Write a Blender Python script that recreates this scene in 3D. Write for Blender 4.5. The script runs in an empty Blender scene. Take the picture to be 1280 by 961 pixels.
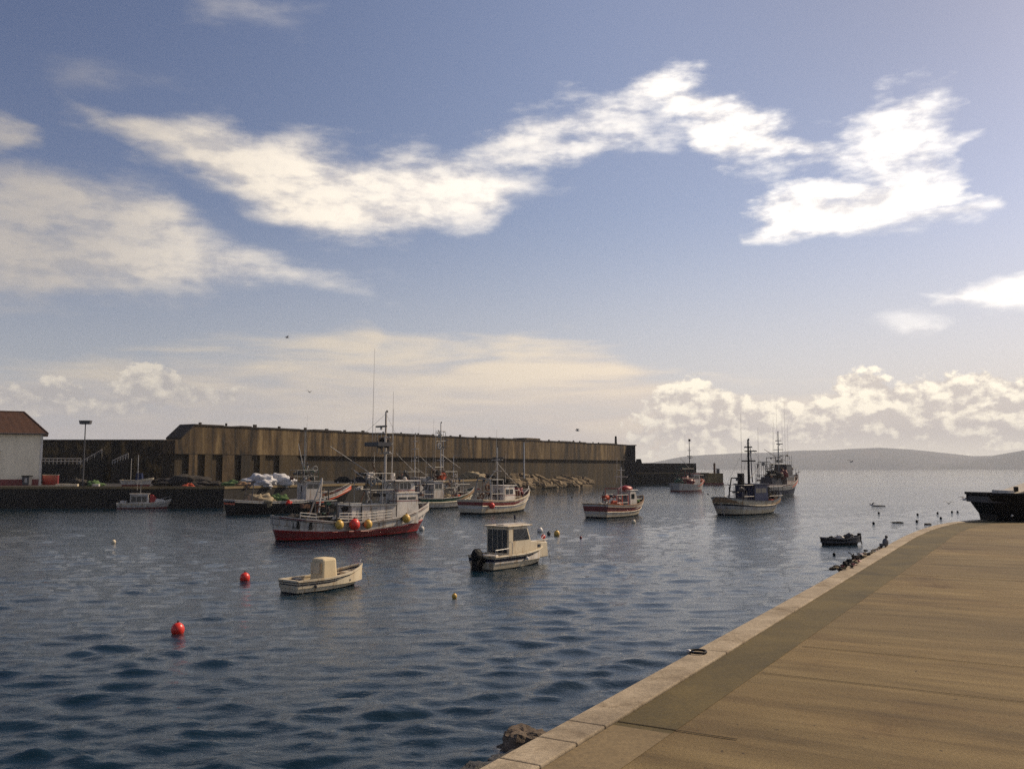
import bpy, math, random
import numpy as np
from mathutils import Vector, Matrix, noise
random.seed(7); rng = np.random.RandomState(7)
R = math.radians
scene = bpy.context.scene
COL = scene.collection
# ------------------------------------------------------------------ camera
F = 1120.0; CH = 6.8; QZ = 4.6; PITCH = math.atan(104.5 / F)
cam = bpy.data.objects.new("camera", bpy.data.cameras.new("camera")); COL.objects.link(cam)
cam.location = (0, 0, CH); cam.rotation_euler = (R(90) + PITCH, 0, 0)
cam.data.sensor_width = 36; cam.data.lens = 36 * F / 1280
cam.data.clip_start = 0.1; cam.data.clip_end = 60000
scene.camera = cam
def ray(px, py):
    a = (px - 640) / F; b = (480.5 - py) / F; c, s = math.cos(PITCH), math.sin(PITCH)
    return Vector((a, c - b * s, s + b * c))
def P(px, py, z=0.0):                 # photograph pixel -> point on the level z
    d = ray(px, py); t = (z - CH) / d.z
    return Vector((d.x * t, d.y * t, z))
def PD(px, py, Y):                    # photograph pixel -> point at distance Y
    d = ray(px, py); t = Y / d.y
    return Vector((d.x * t, Y, CH + d.z * t))
# ------------------------------------------------------------------ materials
def newmat(name):
    m = bpy.data.materials.new(name); m.use_nodes = True
    nt = m.node_tree; return m, nt, nt.nodes['Principled BSDF']
def N(nt, typ, **kw):
    n = nt.nodes.new(typ)
    for k, v in kw.items(): setattr(n, k, v)
    return n
def ramp(nt, fac, stops):
    r = N(nt, 'ShaderNodeValToRGB'); e = r.color_ramp.elements
    while len(e) < len(stops): e.new(0.5)
    for el, (p, c) in zip(e, stops):
        el.position = p; el.color = (*c, 1) if len(c) == 3 else c
    nt.links.new(fac, r.inputs[0]); return r.outputs[0]
def noise_tex(nt, vec, scale, detail=5, rough=.55, dist=0):
    n = N(nt, 'ShaderNodeTexNoise'); n.inputs['Scale'].default_value = scale
    n.inputs['Detail'].default_value = detail; n.inputs['Roughness'].default_value = rough
    n.inputs['Distortion'].default_value = dist
    nt.links.new(vec, n.inputs['Vector']); return n.outputs[0]
def mapping(nt, vec, scale=(1, 1, 1), rot=(0, 0, 0)):
    m = N(nt, 'ShaderNodeMapping'); m.inputs['Scale'].default_value = scale; m.inputs['Rotation'].default_value = rot
    nt.links.new(vec, m.inputs[0]); return m.outputs[0]
_m = {}
def paint(name, col, rough=.5, grime=.35, gcol=(.09, .06, .035), scale=1.5, metal=0.0, streak=True):
    if name in _m: return _m[name]
    m, nt, b = newmat(name); tc = N(nt, 'ShaderNodeTexCoord').outputs['Object']
    v = mapping(nt, tc, (1, 1, .35 if streak else 1))
    n = noise_tex(nt, v, scale, 8, .68)
    if max(col) < .1: gcol = tuple(.6 * c for c in col)
    dark = tuple(c * (1 - grime) + g * grime for c, g in zip(col, gcol))
    c = ramp(nt, n, [(.30, dark), (.52, col), (.75, tuple(min(1, x * 1.08) for x in col))])
    nt.links.new(c, b.inputs['Base Color']); b.inputs['Roughness'].default_value = rough; b.inputs['Metallic'].default_value = metal
    if max(col) < .1: b.inputs['Specular IOR Level'].default_value = .2
    bp = N(nt, 'ShaderNodeBump'); bp.inputs['Strength'].default_value = .15; bp.inputs['Distance'].default_value = .05
    nt.links.new(n, bp.inputs['Height']); nt.links.new(bp.outputs[0], b.inputs['Normal'])
    _m[name] = m; return m
def concrete(name, stops, vscale=(1, 1, 1), scale=1.0, rot=(0, 0, 0), bump=.3, rough=.9, stops2=None, scale2=3, bd=.04):
    m, nt, b = newmat(name); tc = N(nt, 'ShaderNodeTexCoord').outputs['Object']
    v = mapping(nt, tc, vscale, rot); n = noise_tex(nt, v, scale, 8, .62, .3)
    c = ramp(nt, n, stops)
    n2 = noise_tex(nt, tc, scale2, 9, .75)
    c2 = ramp(nt, n2, stops2 or [(.3, (.62, .62, .62)), (.7, (1.2, 1.2, 1.2))])
    mx = N(nt, 'ShaderNodeMix', data_type='RGBA', blend_type='MULTIPLY'); mx.inputs[0].default_value = 1
    nt.links.new(c, mx.inputs[6]); nt.links.new(c2, mx.inputs[7]); nt.links.new(mx.outputs[2], b.inputs['Base Color'])
    b.inputs['Roughness'].default_value = rough
    bp = N(nt, 'ShaderNodeBump'); bp.inputs['Strength'].default_value = bump; bp.inputs['Distance'].default_value = bd
    nt.links.new(n2, bp.inputs['Height']); nt.links.new(bp.outputs[0], b.inputs['Normal'])
    return m
white = paint('white_paint', (.62, .58, .52), .45, .45)
cream = paint('cream_paint', (.58, .50, .36), .5, .35)
offwhite = paint('dirty_white_paint', (.46, .43, .39), .55, .5)
grey = paint('grey_paint', (.25, .25, .24), .5, .4)
dgrey = paint('dark_grey_paint', (.07, .07, .075), .5, .3)
black = paint('black_paint', (.006, .006, .007), .6, .2)
red = paint('red_paint', (.30, .014, .013), .4, .3, (.08, .02, .015))
dred = paint('dark_red_paint', (.17, .018, .02), .45, .3)
blue = paint('blue_paint', (.010, .018, .06), .45, .3)
navy = paint('navy_paint', (.008, .012, .03), .45, .3)
green = paint('green_paint', (.03, .075, .05), .45, .4)
orange = paint('orange_paint', (.55, .09, .03), .5, .35)
wood = paint('wood', (.22, .13, .06), .7, .5)
steel = paint('galvanised_steel', (.42, .42, .42), .45, .35, metal=.5)
rust = paint('rusty_steel', (.12, .055, .03), .8, .5)
rubber = paint('rubber', (.015, .015, .015), .8, .2)
buoyred = paint('buoy_red', (.62, .035, .02), .35, .15, (.2, .02, .01))
buoyyel = paint('buoy_yellow', (.58, .36, .07), .4, .25)
tarp = paint('white_tarp', (.50, .49, .50), .7, .45, scale=.9)
netg = paint('green_net', (.07, .13, .04), .95, .6, scale=8)
netd = paint('dark_net', (.045, .04, .035), .95, .5, scale=6)
rope = paint('rope', (.30, .24, .15), .9, .4)
feather = paint('gull_white', (.6, .6, .6), .8, .1); fgrey = paint('gull_grey', (.12, .12, .13), .8, .1)
def glassmat():
    m, nt, b = newmat('window_glass'); b.inputs['Base Color'].default_value = (.012, .015, .018, 1)
    b.inputs['Roughness'].default_value = .06; b.inputs['IOR'].default_value = 1.5; return m
glass = glassmat()
def rustruns(m):        # rust runs down the painted plates
    nt = m.node_tree; b = nt.nodes['Principled BSDF']; src = b.inputs['Base Color'].links[0].from_socket
    tc = N(nt, 'ShaderNodeTexCoord').outputs['Object']; c = ramp(nt, noise_tex(nt, mapping(nt, tc, (1, 1, .10)), 3.2, 5, .65, .2), [(.33, (.42, .24, .12)), (.41, (.86, .78, .68)), (.47, (1, 1, 1))])
    mx = N(nt, 'ShaderNodeMix', data_type='RGBA', blend_type='MULTIPLY'); mx.inputs[0].default_value = .85
    nt.links.new(src, mx.inputs[6]); nt.links.new(c, mx.inputs[7]); nt.links.new(mx.outputs[2], b.inputs['Base Color'])
for _k in (offwhite, white, cream, grey, dred): rustruns(_k)
# ------------------------------------------------------------------ mesh helpers
class MB:
    def __init__(s): s.v = []; s.f = []; s.mi = []; s.m = []
    def mat(s, m):
        if m not in s.m: s.m.append(m)
        return s.m.index(m)
    def add(s, vs, fs, m):
        o = len(s.v); s.v += [tuple(v) for v in vs]; k = s.mat(m)
        for f in fs: s.f.append([i + o for i in f]); s.mi.append(k)
        return s
    def box(s, x0, x1, y0, y1, z0, z1, m, top=1.0, topx=None, M=None):
        cx, cy = (x0 + x1) / 2, (y0 + y1) / 2; tx = top if topx is None else topx
        vs = [(x0, y0, z0), (x1, y0, z0), (x1, y1, z0), (x0, y1, z0)] + \
             [(cx + (x - cx) * tx, cy + (y - cy) * top, z1) for x, y in ((x0, y0), (x1, y0), (x1, y1), (x0, y1))]
        if M: vs = [M @ Vector(v) for v in vs]
        return s.add(vs, [(3, 2, 1, 0), (4, 5, 6, 7), (0, 1, 5, 4), (1, 2, 6, 5), (2, 3, 7, 6), (3, 0, 4, 7)], m)
    def tube(s, a, b, r0, m, r1=None, n=8):
        a, b = Vector(a), Vector(b); r1 = r0 if r1 is None else r1; d = (b - a).normalized()
        u = d.cross(Vector((0, 0, 1)) if abs(d.z) < .9 else Vector((1, 0, 0))).normalized(); w = d.cross(u)
        vs = []
        for c, r in ((a, r0), (b, r1)):
            vs += [c + (u * math.cos(2 * math.pi * i / n) + w * math.sin(2 * math.pi * i / n)) * r for i in range(n)]
        fs = [(i, (i + 1) % n, n + (i + 1) % n, n + i) for i in range(n)] + [tuple(range(n))[::-1], tuple(range(n, 2 * n))]
        return s.add(vs, fs, m)
    def path(s, pts, r, m, n=6):
        for a, b in zip(pts, pts[1:]): s.tube(a, b, r, m, n=n)
        return s
    def ball(s, c, r, m, sx=1, sy=1, sz=1, nu=16, nv=10, wob=0, seed=0, sq=1.0):
        vs = []; fs = []
        for j in range(nv + 1):
            ph = math.pi * j / nv
            for i in range(nu):
                th = 2 * math.pi * i / nu
                p = Vector((math.sin(ph) * math.cos(th), math.sin(ph) * math.sin(th), math.cos(ph)))
                if sq != 1: p = Vector([math.copysign(abs(q) ** sq, q) for q in p])
                k = 1 + wob * noise.noise(p * 1.6 + Vector((seed * 7.3, seed, 0))) + wob * .5 * noise.noise(p * 4 + Vector((seed, 9, seed)))
                vs.append((c[0] + p.x * r * sx * k, c[1] + p.y * r * sy * k, c[2] + p.z * r * sz * k))
        for j in range(nv):
            for i in range(nu):
                fs.append((j * nu + i, (j + 1) * nu + i, (j + 1) * nu + (i + 1) % nu, j * nu + (i + 1) % nu))
        return s.add(vs, fs, m)
    def torus(s, c, R0, r, m, axis='z', n=24, k=8):
        vs = []; fs = []
        for i in range(n):
            a = 2 * math.pi * i / n
            for j in range(k):
                b = 2 * math.pi * j / k; q = R0 + r * math.cos(b); p = (q * math.cos(a), q * math.sin(a), r * math.sin(b))
                if axis == 'x': p = (p[2], p[0], p[1])
                if axis == 'y': p = (p[0], p[2], p[1])
                vs.append((c[0] + p[0], c[1] + p[1], c[2] + p[2]))
        for i in range(n):
            for j in range(k):
                fs.append((i * k + j, ((i + 1) % n) * k + j, ((i + 1) % n) * k + (j + 1) % k, i * k + (j + 1) % k))
        return s.add(vs, fs, m)
    def prism(s, prof, y0, y1, m, inset=0, plane='xz'):   # side profile extruded across
        n = len(prof)
        if plane == 'xz': vs = [(x, y0, z) for x, z in prof] + [(x, y1, z) for x, z in prof]
        elif plane == 'xy': vs = [(x, y, y0) for x, y in prof] + [(x, y, y1) for x, y in prof]
        fs = [tuple(range(n)), tuple(range(n, 2 * n))[::-1]] + [(i, n + i, n + (i + 1) % n, (i + 1) % n) for i in range(n)]
        return s.add(vs, fs, m)
    def build(s, name, parent=None, smooth=False, bevel=0, loc=None, rz=0):
        me = bpy.data.meshes.new(name); me.from_pydata(s.v, [], s.f)
        for m in s.m: me.materials.append(m)
        me.polygons.foreach_set('material_index', s.mi)
        if smooth: me.polygons.foreach_set('use_smooth', [True] * len(me.polygons))
        import bmesh
        bm = bmesh.new(); bm.from_mesh(me); bmesh.ops.recalc_face_normals(bm, faces=bm.faces); bm.to_mesh(me); bm.free()
        o = bpy.data.objects.new(name, me); COL.objects.link(o)
        if parent: o.parent = parent
        if loc is not None: o.location = loc
        o.rotation_euler.z = rz
        if bevel:
            b = o.modifiers.new('bevel', 'BEVEL'); b.width = bevel; b.segments = 2; b.limit_method = 'ANGLE'
        return o
def tag(o, label=None, cat=None, group=None, kind=None):
    if label: o['label'] = label
    if cat: o['category'] = cat
    if group: o['group'] = group
    if kind: o['kind'] = kind
    return o
def empty(name, loc, rz=0):
    o = bpy.data.objects.new(name, None); COL.objects.link(o); o.location = loc; o.rotation_euler.z = rz
    o.empty_display_size = .5; return o
def copy_tree(o, parent=None):
    c = o.copy(); COL.objects.link(c); c.parent = parent
    for ch in [x for x in COL.objects if x.parent == o]: copy_tree(ch, c)
    return c
# ------------------------------------------------------------------ sun and sky
AZ, EL = R(62), R(40)
S = Vector((math.sin(AZ) * math.cos(EL), math.cos(AZ) * math.cos(EL), math.sin(EL)))
sun = bpy.data.lights.new('sun', 'SUN'); sun.energy = SUN_E = 4.4; sun.angle = R(.5); sun.color = (1, .81, .58)
so = bpy.data.objects.new('sun', sun); COL.objects.link(so); so.rotation_euler = S.to_track_quat('Z', 'Y').to_euler()
W = bpy.data.worlds.new('World'); scene.world = W; W.use_nodes = True
def build_world():
    nt = W.node_tree; nt.nodes.clear(); L = nt.links
    def M(op, a, b=None, c=None, clamp=False):
        n = N(nt, 'ShaderNodeMath', operation=op); n.use_clamp = clamp
        for i, v in enumerate((a, b, c)):
            if v is None: continue
            if isinstance(v, (int, float)): n.inputs[i].default_value = v
            else: L.new(v, n.inputs[i])
        return n.outputs[0]
    def smooth(x, a, b):
        n = N(nt, 'ShaderNodeMapRange', interpolation_type='SMOOTHSTEP'); L.new(x, n.inputs[0])
        n.inputs[1].default_value = a; n.inputs[2].default_value = b; return n.outputs[0]
    def mixc(f, a, b, mode='MIX'):
        n = N(nt, 'ShaderNodeMix', data_type='RGBA', blend_type=mode)
        if isinstance(f, (int, float)): n.inputs[0].default_value = f
        else: L.new(f, n.inputs[0])
        for i, v in ((6, a), (7, b)):
            if isinstance(v, tuple): n.inputs[i].default_value = (*v, 1)
            else: L.new(v, n.inputs[i])
        return n.outputs[2]
    g = N(nt, 'ShaderNodeTexCoord').outputs['Generated']
    sp = N(nt, 'ShaderNodeSeparateXYZ'); L.new(g, sp.inputs[0]); X, Y, Z = sp.outputs
    u0 = M('MULTIPLY', M('ARCTAN2', X, Y), 57.2958); v0 = M('MULTIPLY', M('ARCSINE', Z), 57.2958)
    cb = N(nt, 'ShaderNodeCombineXYZ'); L.new(u0, cb.inputs[0]); L.new(v0, cb.inputs[1]); uv = cb.outputs[0]
    # ragged edges: warp the direction with noise
    st = mapping(nt, uv, (.125, .36, 1))
    def cnoise(scale, detail, rough, off=0, src=st, dist=0):
        mp = N(nt, 'ShaderNodeMapping'); mp.inputs['Location'].default_value = (off, off * .7, off * 1.3); L.new(src, mp.inputs[0])
        n = N(nt, 'ShaderNodeTexNoise'); n.inputs['Scale'].default_value = scale; n.inputs['Detail'].default_value = detail
        n.inputs['Roughness'].default_value = rough; n.inputs['Distortion'].default_value = dist; L.new(mp.outputs[0], n.inputs[0]); return n
    wn = cnoise(1.5, 4, .5, 3).outputs['Color']
    ws = N(nt, 'ShaderNodeSeparateXYZ'); L.new(wn, ws.inputs[0])
    u = M('ADD', u0, M('MULTIPLY', M('SUBTRACT', ws.outputs[0], .5), 3.6))
    v = M('ADD', v0, M('MULTIPLY', M('SUBTRACT', ws.outputs[1], .5), 1.8))
    U = M('DIVIDE', M('ADD', u, 40), 80, clamp=True)
    fine = cnoise(1.9, 12, .60, 11, dist=0).outputs[0]                    # wispy detail
    big = cnoise(.75, 5, .55, 61).outputs[0]
    mixn = M('ADD', M('MULTIPLY', fine, .6), M('MULTIPLY', big, .44))
    lump = cnoise(3.0, 10, .58, 21, src=mapping(nt, uv, (.30, .42, 1)), dist=.2).outputs[0]
    lumpo = cnoise(3.0, 10, .58, 21, src=mapping(nt, N_off(nt, uv, (.45, .5, 0)), (.30, .42, 1)), dist=.2).outputs[0]
    relief = M('SUBTRACT', lump, lumpo)
    def azel(px, py):
        d = ray(px, py); return math.degrees(math.atan2(d.x, d.y)), math.degrees(math.atan2(d.z, math.hypot(d.x, d.y)))
    def curve(pts):
        n = N(nt, 'ShaderNodeFloatCurve'); c = n.mapping.curves[0]; n.mapping.use_clip = False
        q = sorted(((azel(*p)[0] + 40) / 80, azel(*p)[1] / 40) for p in pts)
        while len(c.points) < len(q): c.points.new(.5, .5)
        for pt, (a, b) in zip(c.points, q): pt.location = (a, b); pt.handle_type = 'AUTO'
        n.mapping.update(); L.new(U, n.inputs[1]); return M('MULTIPLY', n.outputs[0], 40)
    def cloud(top, bot, x0, x1, soft=1.2, amp=3.0, nz=fine, endsoft=2.0, gain=1.0, clip=1.6):
        T, Bt = curve(top), curve(bot)
        d = M('MINIMUM', M('SUBTRACT', T, v), M('SUBTRACT', v, Bt))
        a0, a1 = azel(x0, 300)[0], azel(x1, 300)[0]
        e = M('MINIMUM', M('DIVIDE', M('SUBTRACT', u, a0), endsoft), M('DIVIDE', M('SUBTRACT', a1, u), endsoft))
        d = M('MINIMUM', d, e)
        d = M('MINIMUM', d, clip)
        d = M('ADD', d, M('MULTIPLY', M('SUBTRACT', nz, .52), amp * 2))
        s = smooth(d, -soft * .4, soft)
        return M('MULTIPLY', s, gain) if gain != 1 else s
    A = []
    A.append(cloud([(-60, 190), (0, 197), (60, 197), (110, 210), (200, 238), (240, 268), (300, 305), (410, 335)],
                   [(-60, 375), (0, 375), (150, 374), (250, 366), (300, 355), (410, 354)], -260, 405, 2.2, 2.7, gain=.92, clip=1.7, endsoft=5, nz=mixn))
    A.append(cloud([(-60, 135), (0, 143), (40, 158), (65, 178)], [(-60, 195), (0, 192), (60, 188)], -160, 62, 1.2, 2.0, gain=.75))
    A.append(cloud([(100, 138), (150, 145), (210, 155), (280, 156), (300, 172), (370, 175), (430, 188), (480, 188), (560, 196), (620, 206), (680, 222)],
                   [(100, 152), (160, 180), (220, 200), (240, 222), (290, 254), (330, 278), (400, 300), (450, 303), (540, 292), (600, 288), (625, 262), (650, 242), (680, 236)],
                   105, 676, 2.0, 3.1, gain=.95, clip=1.7, nz=mixn))
    A.append(cloud([(585, 188), (620, 163), (660, 143), (740, 122), (790, 108), (850, 108)],
                   [(585, 204), (650, 216), (700, 214), (760, 200), (830, 180), (850, 175)], 580, 850, 2.0, 3.0, clip=1.0, gain=.85, endsoft=3))
    A.append(cloud([(780, 96), (830, 86), (870, 92), (930, 114), (960, 130), (990, 152), (1040, 176), (1075, 190), (1110, 190), (1200, 200)],
                   [(780, 118), (830, 140), (860, 170), (890, 200), (915, 214), (960, 214), (1000, 210), (1060, 218), (1200, 230)], 785, 1180, 1.6, 3.1, clip=1.5))
    A.append(cloud([(1040, 178), (1075, 150), (1110, 120), (1180, 96), (1212, 112), (1225, 140)],
                   [(1040, 205), (1075, 250), (1110, 260), (1180, 240), (1205, 200), (1225, 150)], 1045, 1218, 1.8, 3.2, clip=1.1, gain=.95))
    A.append(cloud([(930, 250), (960, 236), (1000, 232), (1060, 226), (1120, 212), (1180, 218), (1225, 250)],
                   [(930, 270), (960, 296), (1000, 303), (1060, 298), (1090, 291), (1150, 276), (1225, 262)], 935, 1218, 1.0, 2.6, clip=1.6))
    A.append(cloud([(940, 292), (1000, 288), (1100, 275), (1200, 257), (1255, 252)], [(940, 302), (1000, 303), (1100, 294), (1200, 276), (1255, 266)], 935, 1254, .7, .9, endsoft=1))
    A.append(cloud([(1180, 374), (1240, 360), (1290, 340), (1400, 330)], [(1180, 382), (1290, 384), (1400, 384)], 1180, 1440, .6, .8))
    A.append(cloud([(1095, 402), (1130, 392), (1172, 394)], [(1095, 420), (1150, 421), (1172, 410)], 1093, 1176, .9, .9, gain=.6))
    A.append(cloud([(60, 78), (130, 80), (200, 95)], [(60, 100), (130, 104), (200, 104)], 55, 205, 2.0, 1.4, gain=.35))
    A.append(cloud([(230, -5), (300, -5), (370, 8)], [(230, 22), (300, 26), (370, 34)], 235, 372, 1.8, 1.4, gain=.32))
    hi = A[0]
    for a in A[1:]: hi = M('MAXIMUM', hi, a)
    # scattered cloud beyond what the photograph frames
    gen = smooth(cnoise(.55, 9, .6, 31, dist=.3).outputs[0], .52, .70)
    out = M('MAXIMUM', smooth(M('ABSOLUTE', u0), 34, 44), smooth(v0, 33, 42))
    gen = M('MULTIPLY', M('MULTIPLY', gen, out), smooth(v0, 0, 6))
    hi = M('MAXIMUM', hi, M('MULTIPLY', gen, .6))
    # low banks
    streakn = cnoise(1.5, 8, .55, 41, src=mapping(nt, uv, (.07, .45, 1)), dist=.3).outputs[0]
    veil = cloud([(-100, 450), (0, 455), (100, 442), (200, 438), (300, 428), (380, 418), (430, 412), (462, 414), (478, 428), (540, 430), (600, 426), (650, 420), (740, 421), (790, 442), (850, 466), (900, 482), (950, 492), (1000, 500), (1100, 505), (1400, 505)],
                 [(-100, 640), (600, 640), (1400, 640)], -500, 1800, 2.0, 3.4, gain=.96, nz=streakn)
    cumR = cloud([(780, 530), (838, 482), (870, 470), (900, 488), (960, 496), (1010, 488), (1050, 478), (1100, 462), (1130, 476), (1180, 468), (1240, 468), (1290, 474), (1400, 450)],
                 [(780, 600), (838, 640), (1400, 640)], 780, 2200, .35, 1.5, nz=lump, endsoft=5)
    cumL = cloud([(-60, 470), (0, 480), (50, 478), (75, 468), (100, 480), (130, 490), (160, 464), (190, 453), (215, 466), (240, 480), (295, 488)],
                 [(-60, 512), (0, 510), (100, 512), (200, 510), (295, 500)], -300, 300, .35, 1.5, nz=lump, gain=.9)
    low2 = cloud([(60, 528), (150, 524), (240, 530), (330, 536)], [(60, 556), (330, 560)], 60, 340, 1.0, 1.0, gain=.6)
    # sky colour
    sky = N(nt, 'ShaderNodeTexSky', sky_type='NISHITA'); sky.sun_disc = False
    sky.sun_elevation = EL; sky.sun_rotation = AZ; sky.altitude = 0; sky.air_density = 1.0; sky.dust_density = 1.6; sky.ozone_density = 1.0
    k = mixc(1.0, sky.outputs[0], SKY_TINT, 'MULTIPLY')
    hz = smooth(v0, 17, -2)                    # pale warm air low over the sea
    right = smooth(u0, -30, 22)                # clouds nearer the sun are brighter
    side = smooth(u0, -42, 14)                 # the sky deepens away from the sun
    k = mixc(1.0, k, mixc(side, (.56, .62, .74), (1.06, 1.04, 1.02)), 'MULTIPLY')
    k = mixc(M('MULTIPLY', smooth(v0, 12, 30), smooth(u0, 2, 30)), k, mixc(1.0, k, (.76, .77, .77), 'MULTIPLY'))
    k = mixc(M('MULTIPLY', hz, .72), k, mixc(right, LOW_L, LOW_R))
    lit = smooth(u0, -30, -10); hb = mixc(right, mixc(lit, (5.4, 4.9, 4.4), (11, 9.6, 7.6)), (13.5, 12.8, 12)); hs = mixc(right, mixc(lit, (4.2, 4.0, 3.95), (7.2, 6.5, 5.8)), (8.8, 8.4, 8.4))
    shade = M('ADD', smooth(fine, .34, .58), M('MULTIPLY', relief, 1.3), clamp=True)
    k = mixc(hi, k, mixc(shade, hs, hb))
    # veil: cream upper rim, mauve grey belly
    rim = smooth(v, 3.0, 8.0)
    vb = mixc(right, (6.2, 5.5, 4.5), (11.5, 9.6, 7.2)); vs = mixc(right, (4.4, 4.15, 4.1), (9.2, 7.7, 6.3))
    vshade = M('ADD', M('MULTIPLY', rim, .75), M('MULTIPLY', M('SUBTRACT', streakn, .44), 3.4), clamp=True)
    k = mixc(veil, k, mixc(vshade, vs, vb))
    k = mixc(low2, k, mixc(right, (5.0, 4.4, 3.9), (8, 6.8, 5.6)))
    blot = cnoise(1.0, 4, .5, 51, src=mapping(nt, uv, (.16, .5, 1))).outputs[0]
    cs = M('ADD', M('MULTIPLY', relief, 4.6), M('ADD', M('MULTIPLY', M('SUBTRACT', blot, .42), 2.4), M('MULTIPLY', smooth(v0, 2.4, 5.0), .55)), clamp=True)
    cs = M('MAXIMUM', cs, M('MULTIPLY', smooth(v0, 2.4, .6), .55))
    cb_ = mixc(right, (6.6, 6.0, 4.9), (14.5, 13.0, 10.2)); cd = mixc(right, (4.2, 3.95, 3.8), (7.6, 6.7, 5.9))
    k = mixc(M('MULTIPLY', cumR, .93), k, mixc(cs, cd, cb_))
    cl = M('ADD', M('MULTIPLY', relief, 3.2), M('ADD', M('MULTIPLY', smooth(v0, 4.0, 6.2), .85), .05), clamp=True)
    k = mixc(cumL, k, mixc(cl, cd, (8.0, 7.2, 5.9)))
    bg = N(nt, 'ShaderNodeBackground'); L.new(k, bg.inputs[0]); bg.inputs[1].default_value = .1
    ow = N(nt, 'ShaderNodeOutputWorld'); L.new(bg.outputs[0], ow.inputs[0])
def N_off(nt, vec, off):
    m = N(nt, 'ShaderNodeMapping'); m.inputs['Location'].default_value = off; nt.links.new(vec, m.inputs[0]); return m.outputs[0]
DENOISE = False
SKY_TINT = (.98, .92, .98)
LOW_L = (5.0, 5.1, 5.2); LOW_R = (9.4, 8.4, 7.7)
build_world()
vs_ = scene.view_settings; vs_.view_transform = 'Standard'; vs_.look = 'None'; vs_.exposure = 0; vs_.gamma = 1
scene.cycles.max_bounces = 6; scene.cycles.volume_bounces = 1; scene.cycles.use_denoising = DENOISE
# ------------------------------------------------------------------ water
def water():
    m, nt, b = newmat('sea_water')
    b.inputs['Base Color'].default_value = (.003, .016, .028, 1); b.inputs['Roughness'].default_value = .03; b.inputs['IOR'].default_value = 1.33
    tc = N(nt, 'ShaderNodeTexCoord').outputs['Object']
    n1 = noise_tex(nt, mapping(nt, tc, (1, 1.3, 1), (0, 0, R(8))), 5.0, 6, .66, .3)
    n2 = noise_tex(nt, mapping(nt, tc, (.45, 1.5, 1), (0, 0, R(-7))), .8, 4, .5, .2)
    n3 = noise_tex(nt, mapping(nt, tc, (.25, 1.0, 1), (0, 0, R(4))), .012, 3, .5, 0)
    ad = N(nt, 'ShaderNodeMath', operation='MULTIPLY_ADD'); nt.links.new(n2, ad.inputs[0]); ad.inputs[1].default_value = 1.6; nt.links.new(n1, ad.inputs[2])
    bp = N(nt, 'ShaderNodeBump'); bp.inputs['Distance'].default_value = .048
    st = N(nt, 'ShaderNodeMapRange'); nt.links.new(n3, st.inputs[0]); st.inputs[1].default_value = .35; st.inputs[2].default_value = .65
    st.inputs[3].default_value = .45; st.inputs[4].default_value = 1.0; nt.links.new(st.outputs[0], bp.inputs['Strength'])
    nt.links.new(ad.outputs[0], bp.inputs['Height']); nt.links.new(bp.outputs[0], b.inputs['Normal'])
    ys = [-3000, -600, -120, -30, 0, 6]
    y = 11.0
    while y < 260: ys.append(y); y *= 1.0055
    while y < 11500: ys.append(y); y *= 1.10
    ys.append(12000); ys = np.array(ys); nc = 620
    t = np.linspace(-1, 1, nc)
    YY = np.repeat(ys[:, None], nc, 1); hw = .78 * np.abs(ys) + 14; hw[:4] = [4000, 900, 200, 60]
    XX = hw[:, None] * t[None, :]
    Zz = np.zeros_like(XX)
    r = np.random.RandomState(3)
    dist = np.hypot(XX, YY)
    sp = np.maximum(hw[:, None] * 2 / nc, np.abs(YY) * .0055) * 2.6
    for i in range(110):
        lam = .30 * (3.2 / .30) ** r.rand(); ang = R(-84) + r.randn() * .46; k = 2 * math.pi / lam
        a = .0036 * lam ** .55 * (1 + .6 * r.rand()) * (1.0 if lam < 4 else .6)
        fade = np.clip((lam / sp - 1), 0, 1) * np.clip((255 - YY) / 80, 0, 1) * (YY > 5)
        ph = k * (XX * math.cos(ang) + YY * math.sin(ang)) + r.rand() * 6.28
        ph += .8 * np.sin(XX * .05 * (1 + r.rand()) + r.rand() * 6) + .6 * np.sin(YY * .04 + r.rand() * 6)
        Zz += a * fade * np.sin(ph)
    gust = .62 + .5 * np.sin(XX * .11 + 2.2 * np.sin(YY * .05) + 1) * np.sin(YY * .13 + 1.7 * np.sin(XX * .07)) + .35 * np.sin(XX * .43 - YY * .31 + 2 * np.sin(YY * .17))
    Zz = Zz * np.clip(.55 + .5 * gust, .6, 1.1)
    Zz = Zz + np.where(YY < 250, 1, 0) * 2.2 * np.clip(Zz, 0, 1) ** 2
    nr = len(ys)
    co = np.stack([XX, YY, Zz], -1).reshape(-1, 3)
    idx = np.arange(nr * nc).reshape(nr, nc)
    q = np.stack([idx[:-1, :-1], idx[:-1, 1:], idx[1:, 1:], idx[1:, :-1]], -1).reshape(-1, 4)
    me = bpy.data.meshes.new('water'); me.vertices.add(len(co)); me.vertices.foreach_set('co', co.ravel().astype(np.float32))
    me.loops.add(q.size); me.loops.foreach_set('vertex_index', q.ravel().astype(np.int32))
    me.polygons.add(len(q)); me.polygons.foreach_set('loop_start', (np.arange(len(q)) * 4).astype(np.int32))
    me.update(calc_edges=True); me.polygons.foreach_set('use_smooth', [True] * len(q)); me.materials.append(m)
    o = bpy.data.objects.new('water', me); COL.objects.link(o); tag(o, kind='structure')
water()
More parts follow.
